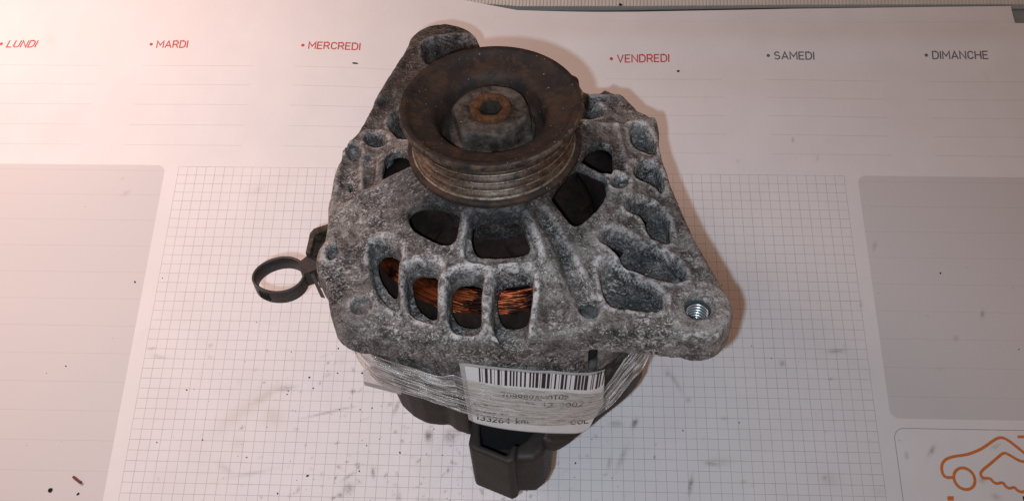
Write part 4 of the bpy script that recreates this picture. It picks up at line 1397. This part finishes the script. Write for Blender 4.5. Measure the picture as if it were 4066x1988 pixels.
mb = MB()
prism(mb, [(-84.3, 4.2), (-81.6, 7.4), (-76.0, 4.0), (-75.4, 1.0), (-80.6, -1.6), (-82.6, -.2)], -94.5, -86.6)
link("clip_head", mb.mesh("clip_head", smooth=False), M_CLIP, clip)
mb = MB()
prism(mb, [(-79.0, -.4), (-77.2, -.9), (-70.7, -12.6), (-72.6, -12.0)], -88.6, -87.6)
link("clip_tail", mb.mesh("clip_tail", smooth=False), M_CLIP, clip)
mb = MB()
prism(mb, [(-77, 8), (-62, 12), (-60, -4), (-70, -6), (-76, -2)], -95, -89)
link("clip_anchor", mb.mesh("clip_anchor", smooth=False), M_CLIP, clip)


# ================================================================= crumbs and grit on the sheet
def sheet_z(x, y):
    return float(sheet_shape(np.array([x]), np.array([y]))[2][0])


def chip(name, p, size, mat, ang=0, seed=1, **kw):
    r = random.Random(seed)
    V, F = [], []
    n_ = 9
    for k, (s, z) in enumerate(((.7, 0.02), (1.0, .3), (.75, .8), (.2, 1.0))):
        for i in range(n_):
            a = 2 * math.pi * i / n_
            q = s * (1 + r.uniform(-.25, .25))
            x, y = size[0] * q * math.cos(a), size[1] * q * math.sin(a)
            ca, sa = math.cos(ang), math.sin(ang)
            V.append((x * ca - y * sa, x * sa + y * ca, z * size[2]))
    F = grid_faces(4, n_, True) + [tuple(range(3 * n_, 4 * n_))]
    me = mesh_np(name, np.array(V) * MM, faces=F, smooth=False)
    o = link(name, me, mat, **kw)
    o.location = (p[0] * MM, p[1] * MM, (sheet_z(*p) + .02) * MM)
    return o


a, b = T['D_copperstub']
mb = MB()
L0 = math.hypot(b[0] - a[0], b[1] - a[1])
tube(mb, [(0, 0, .9), (L0 * .3, .1, .95), (L0 * .7, -.1, .9), (L0, 0, .9)], .62, 8)
st_ = link("rust_sliver", mesh_np("rust_sliver", np.array(mb.v) * MM, faces=mb.f), mat_plain("red_brown_rust", (.20, .035, .015), .6, 0, .4, 900, .5),
           label="thin red-brown rust sliver on the left grey note box near the bottom edge", category="rust flake")
st_.location = (a[0] * MM, a[1] * MM, .0)
st_.rotation_euler = (0, 0, math.atan2(b[1] - a[1], b[0] - a[0]))
chip("crumb", T['D_blk1'][0], (1.1, 1.0, .8), M_BLACK, .3, 2, label="small black crumb left of the rust sliver, near the bottom left corner", category="crumb")
chip("crumb", T['D_blk2'][0], (.8, .45, .5), M_BLACK, .8, 3, label="tiny black crumb just below the rust sliver", category="crumb")
chip("crumb", (91.8, 61.8), (1.9, .45, .6), M_BLACK, -.05, 4, label="flat black flake on the ruled lines below MERCREDI", category="crumb")
chip("crumb", T['D_top2'][0], (.8, .7, .6), M_BLACK, 0, 5, label="tiny dark crumb below the word VENDREDI", category="crumb")
chip("crumb", (239.8, 109.0), (1.0, .9, .8), M_BLACK, 0, 6, label="dark crumb on the far edge of the under sheet", category="crumb")
mb = MB()
r = random.Random(11)
for k in range(190):
    if k < 145:
        x, y = r.gauss(125, 42), r.uniform(-178, -98)
    elif k < 175:
        x, y = r.uniform(180, 440), r.uniform(-170, -40)
    else:
        x, y = r.uniform(-60, 60), r.uniform(-170, -20)
    s = .12 + .34 * r.random() ** 3
    z = sheet_z(x, y) + .05
    el, an = r.uniform(.5, 1.8), r.uniform(0, 3.1)
    n_ = 6
    V = []
    for sc_, zz in ((1, 0), (.8, s * .6)):
        for i in range(n_):
            a_ = 2 * math.pi * i / n_
            xx, yy = s * el * sc_ * math.cos(a_), s * sc_ * math.sin(a_)
            V.append((x + xx * math.cos(an) - yy * math.sin(an), y + xx * math.sin(an) + yy * math.cos(an), z + zz))
    mb.add(V, grid_faces(2, n_, True) + [tuple(range(n_, 2 * n_))])
link("grit", mb.mesh("grit", smooth=False, world=True), M_BLACK, kind="stuff",
     label="scattered fine black grit over the squared paper around the alternator", category="grit")
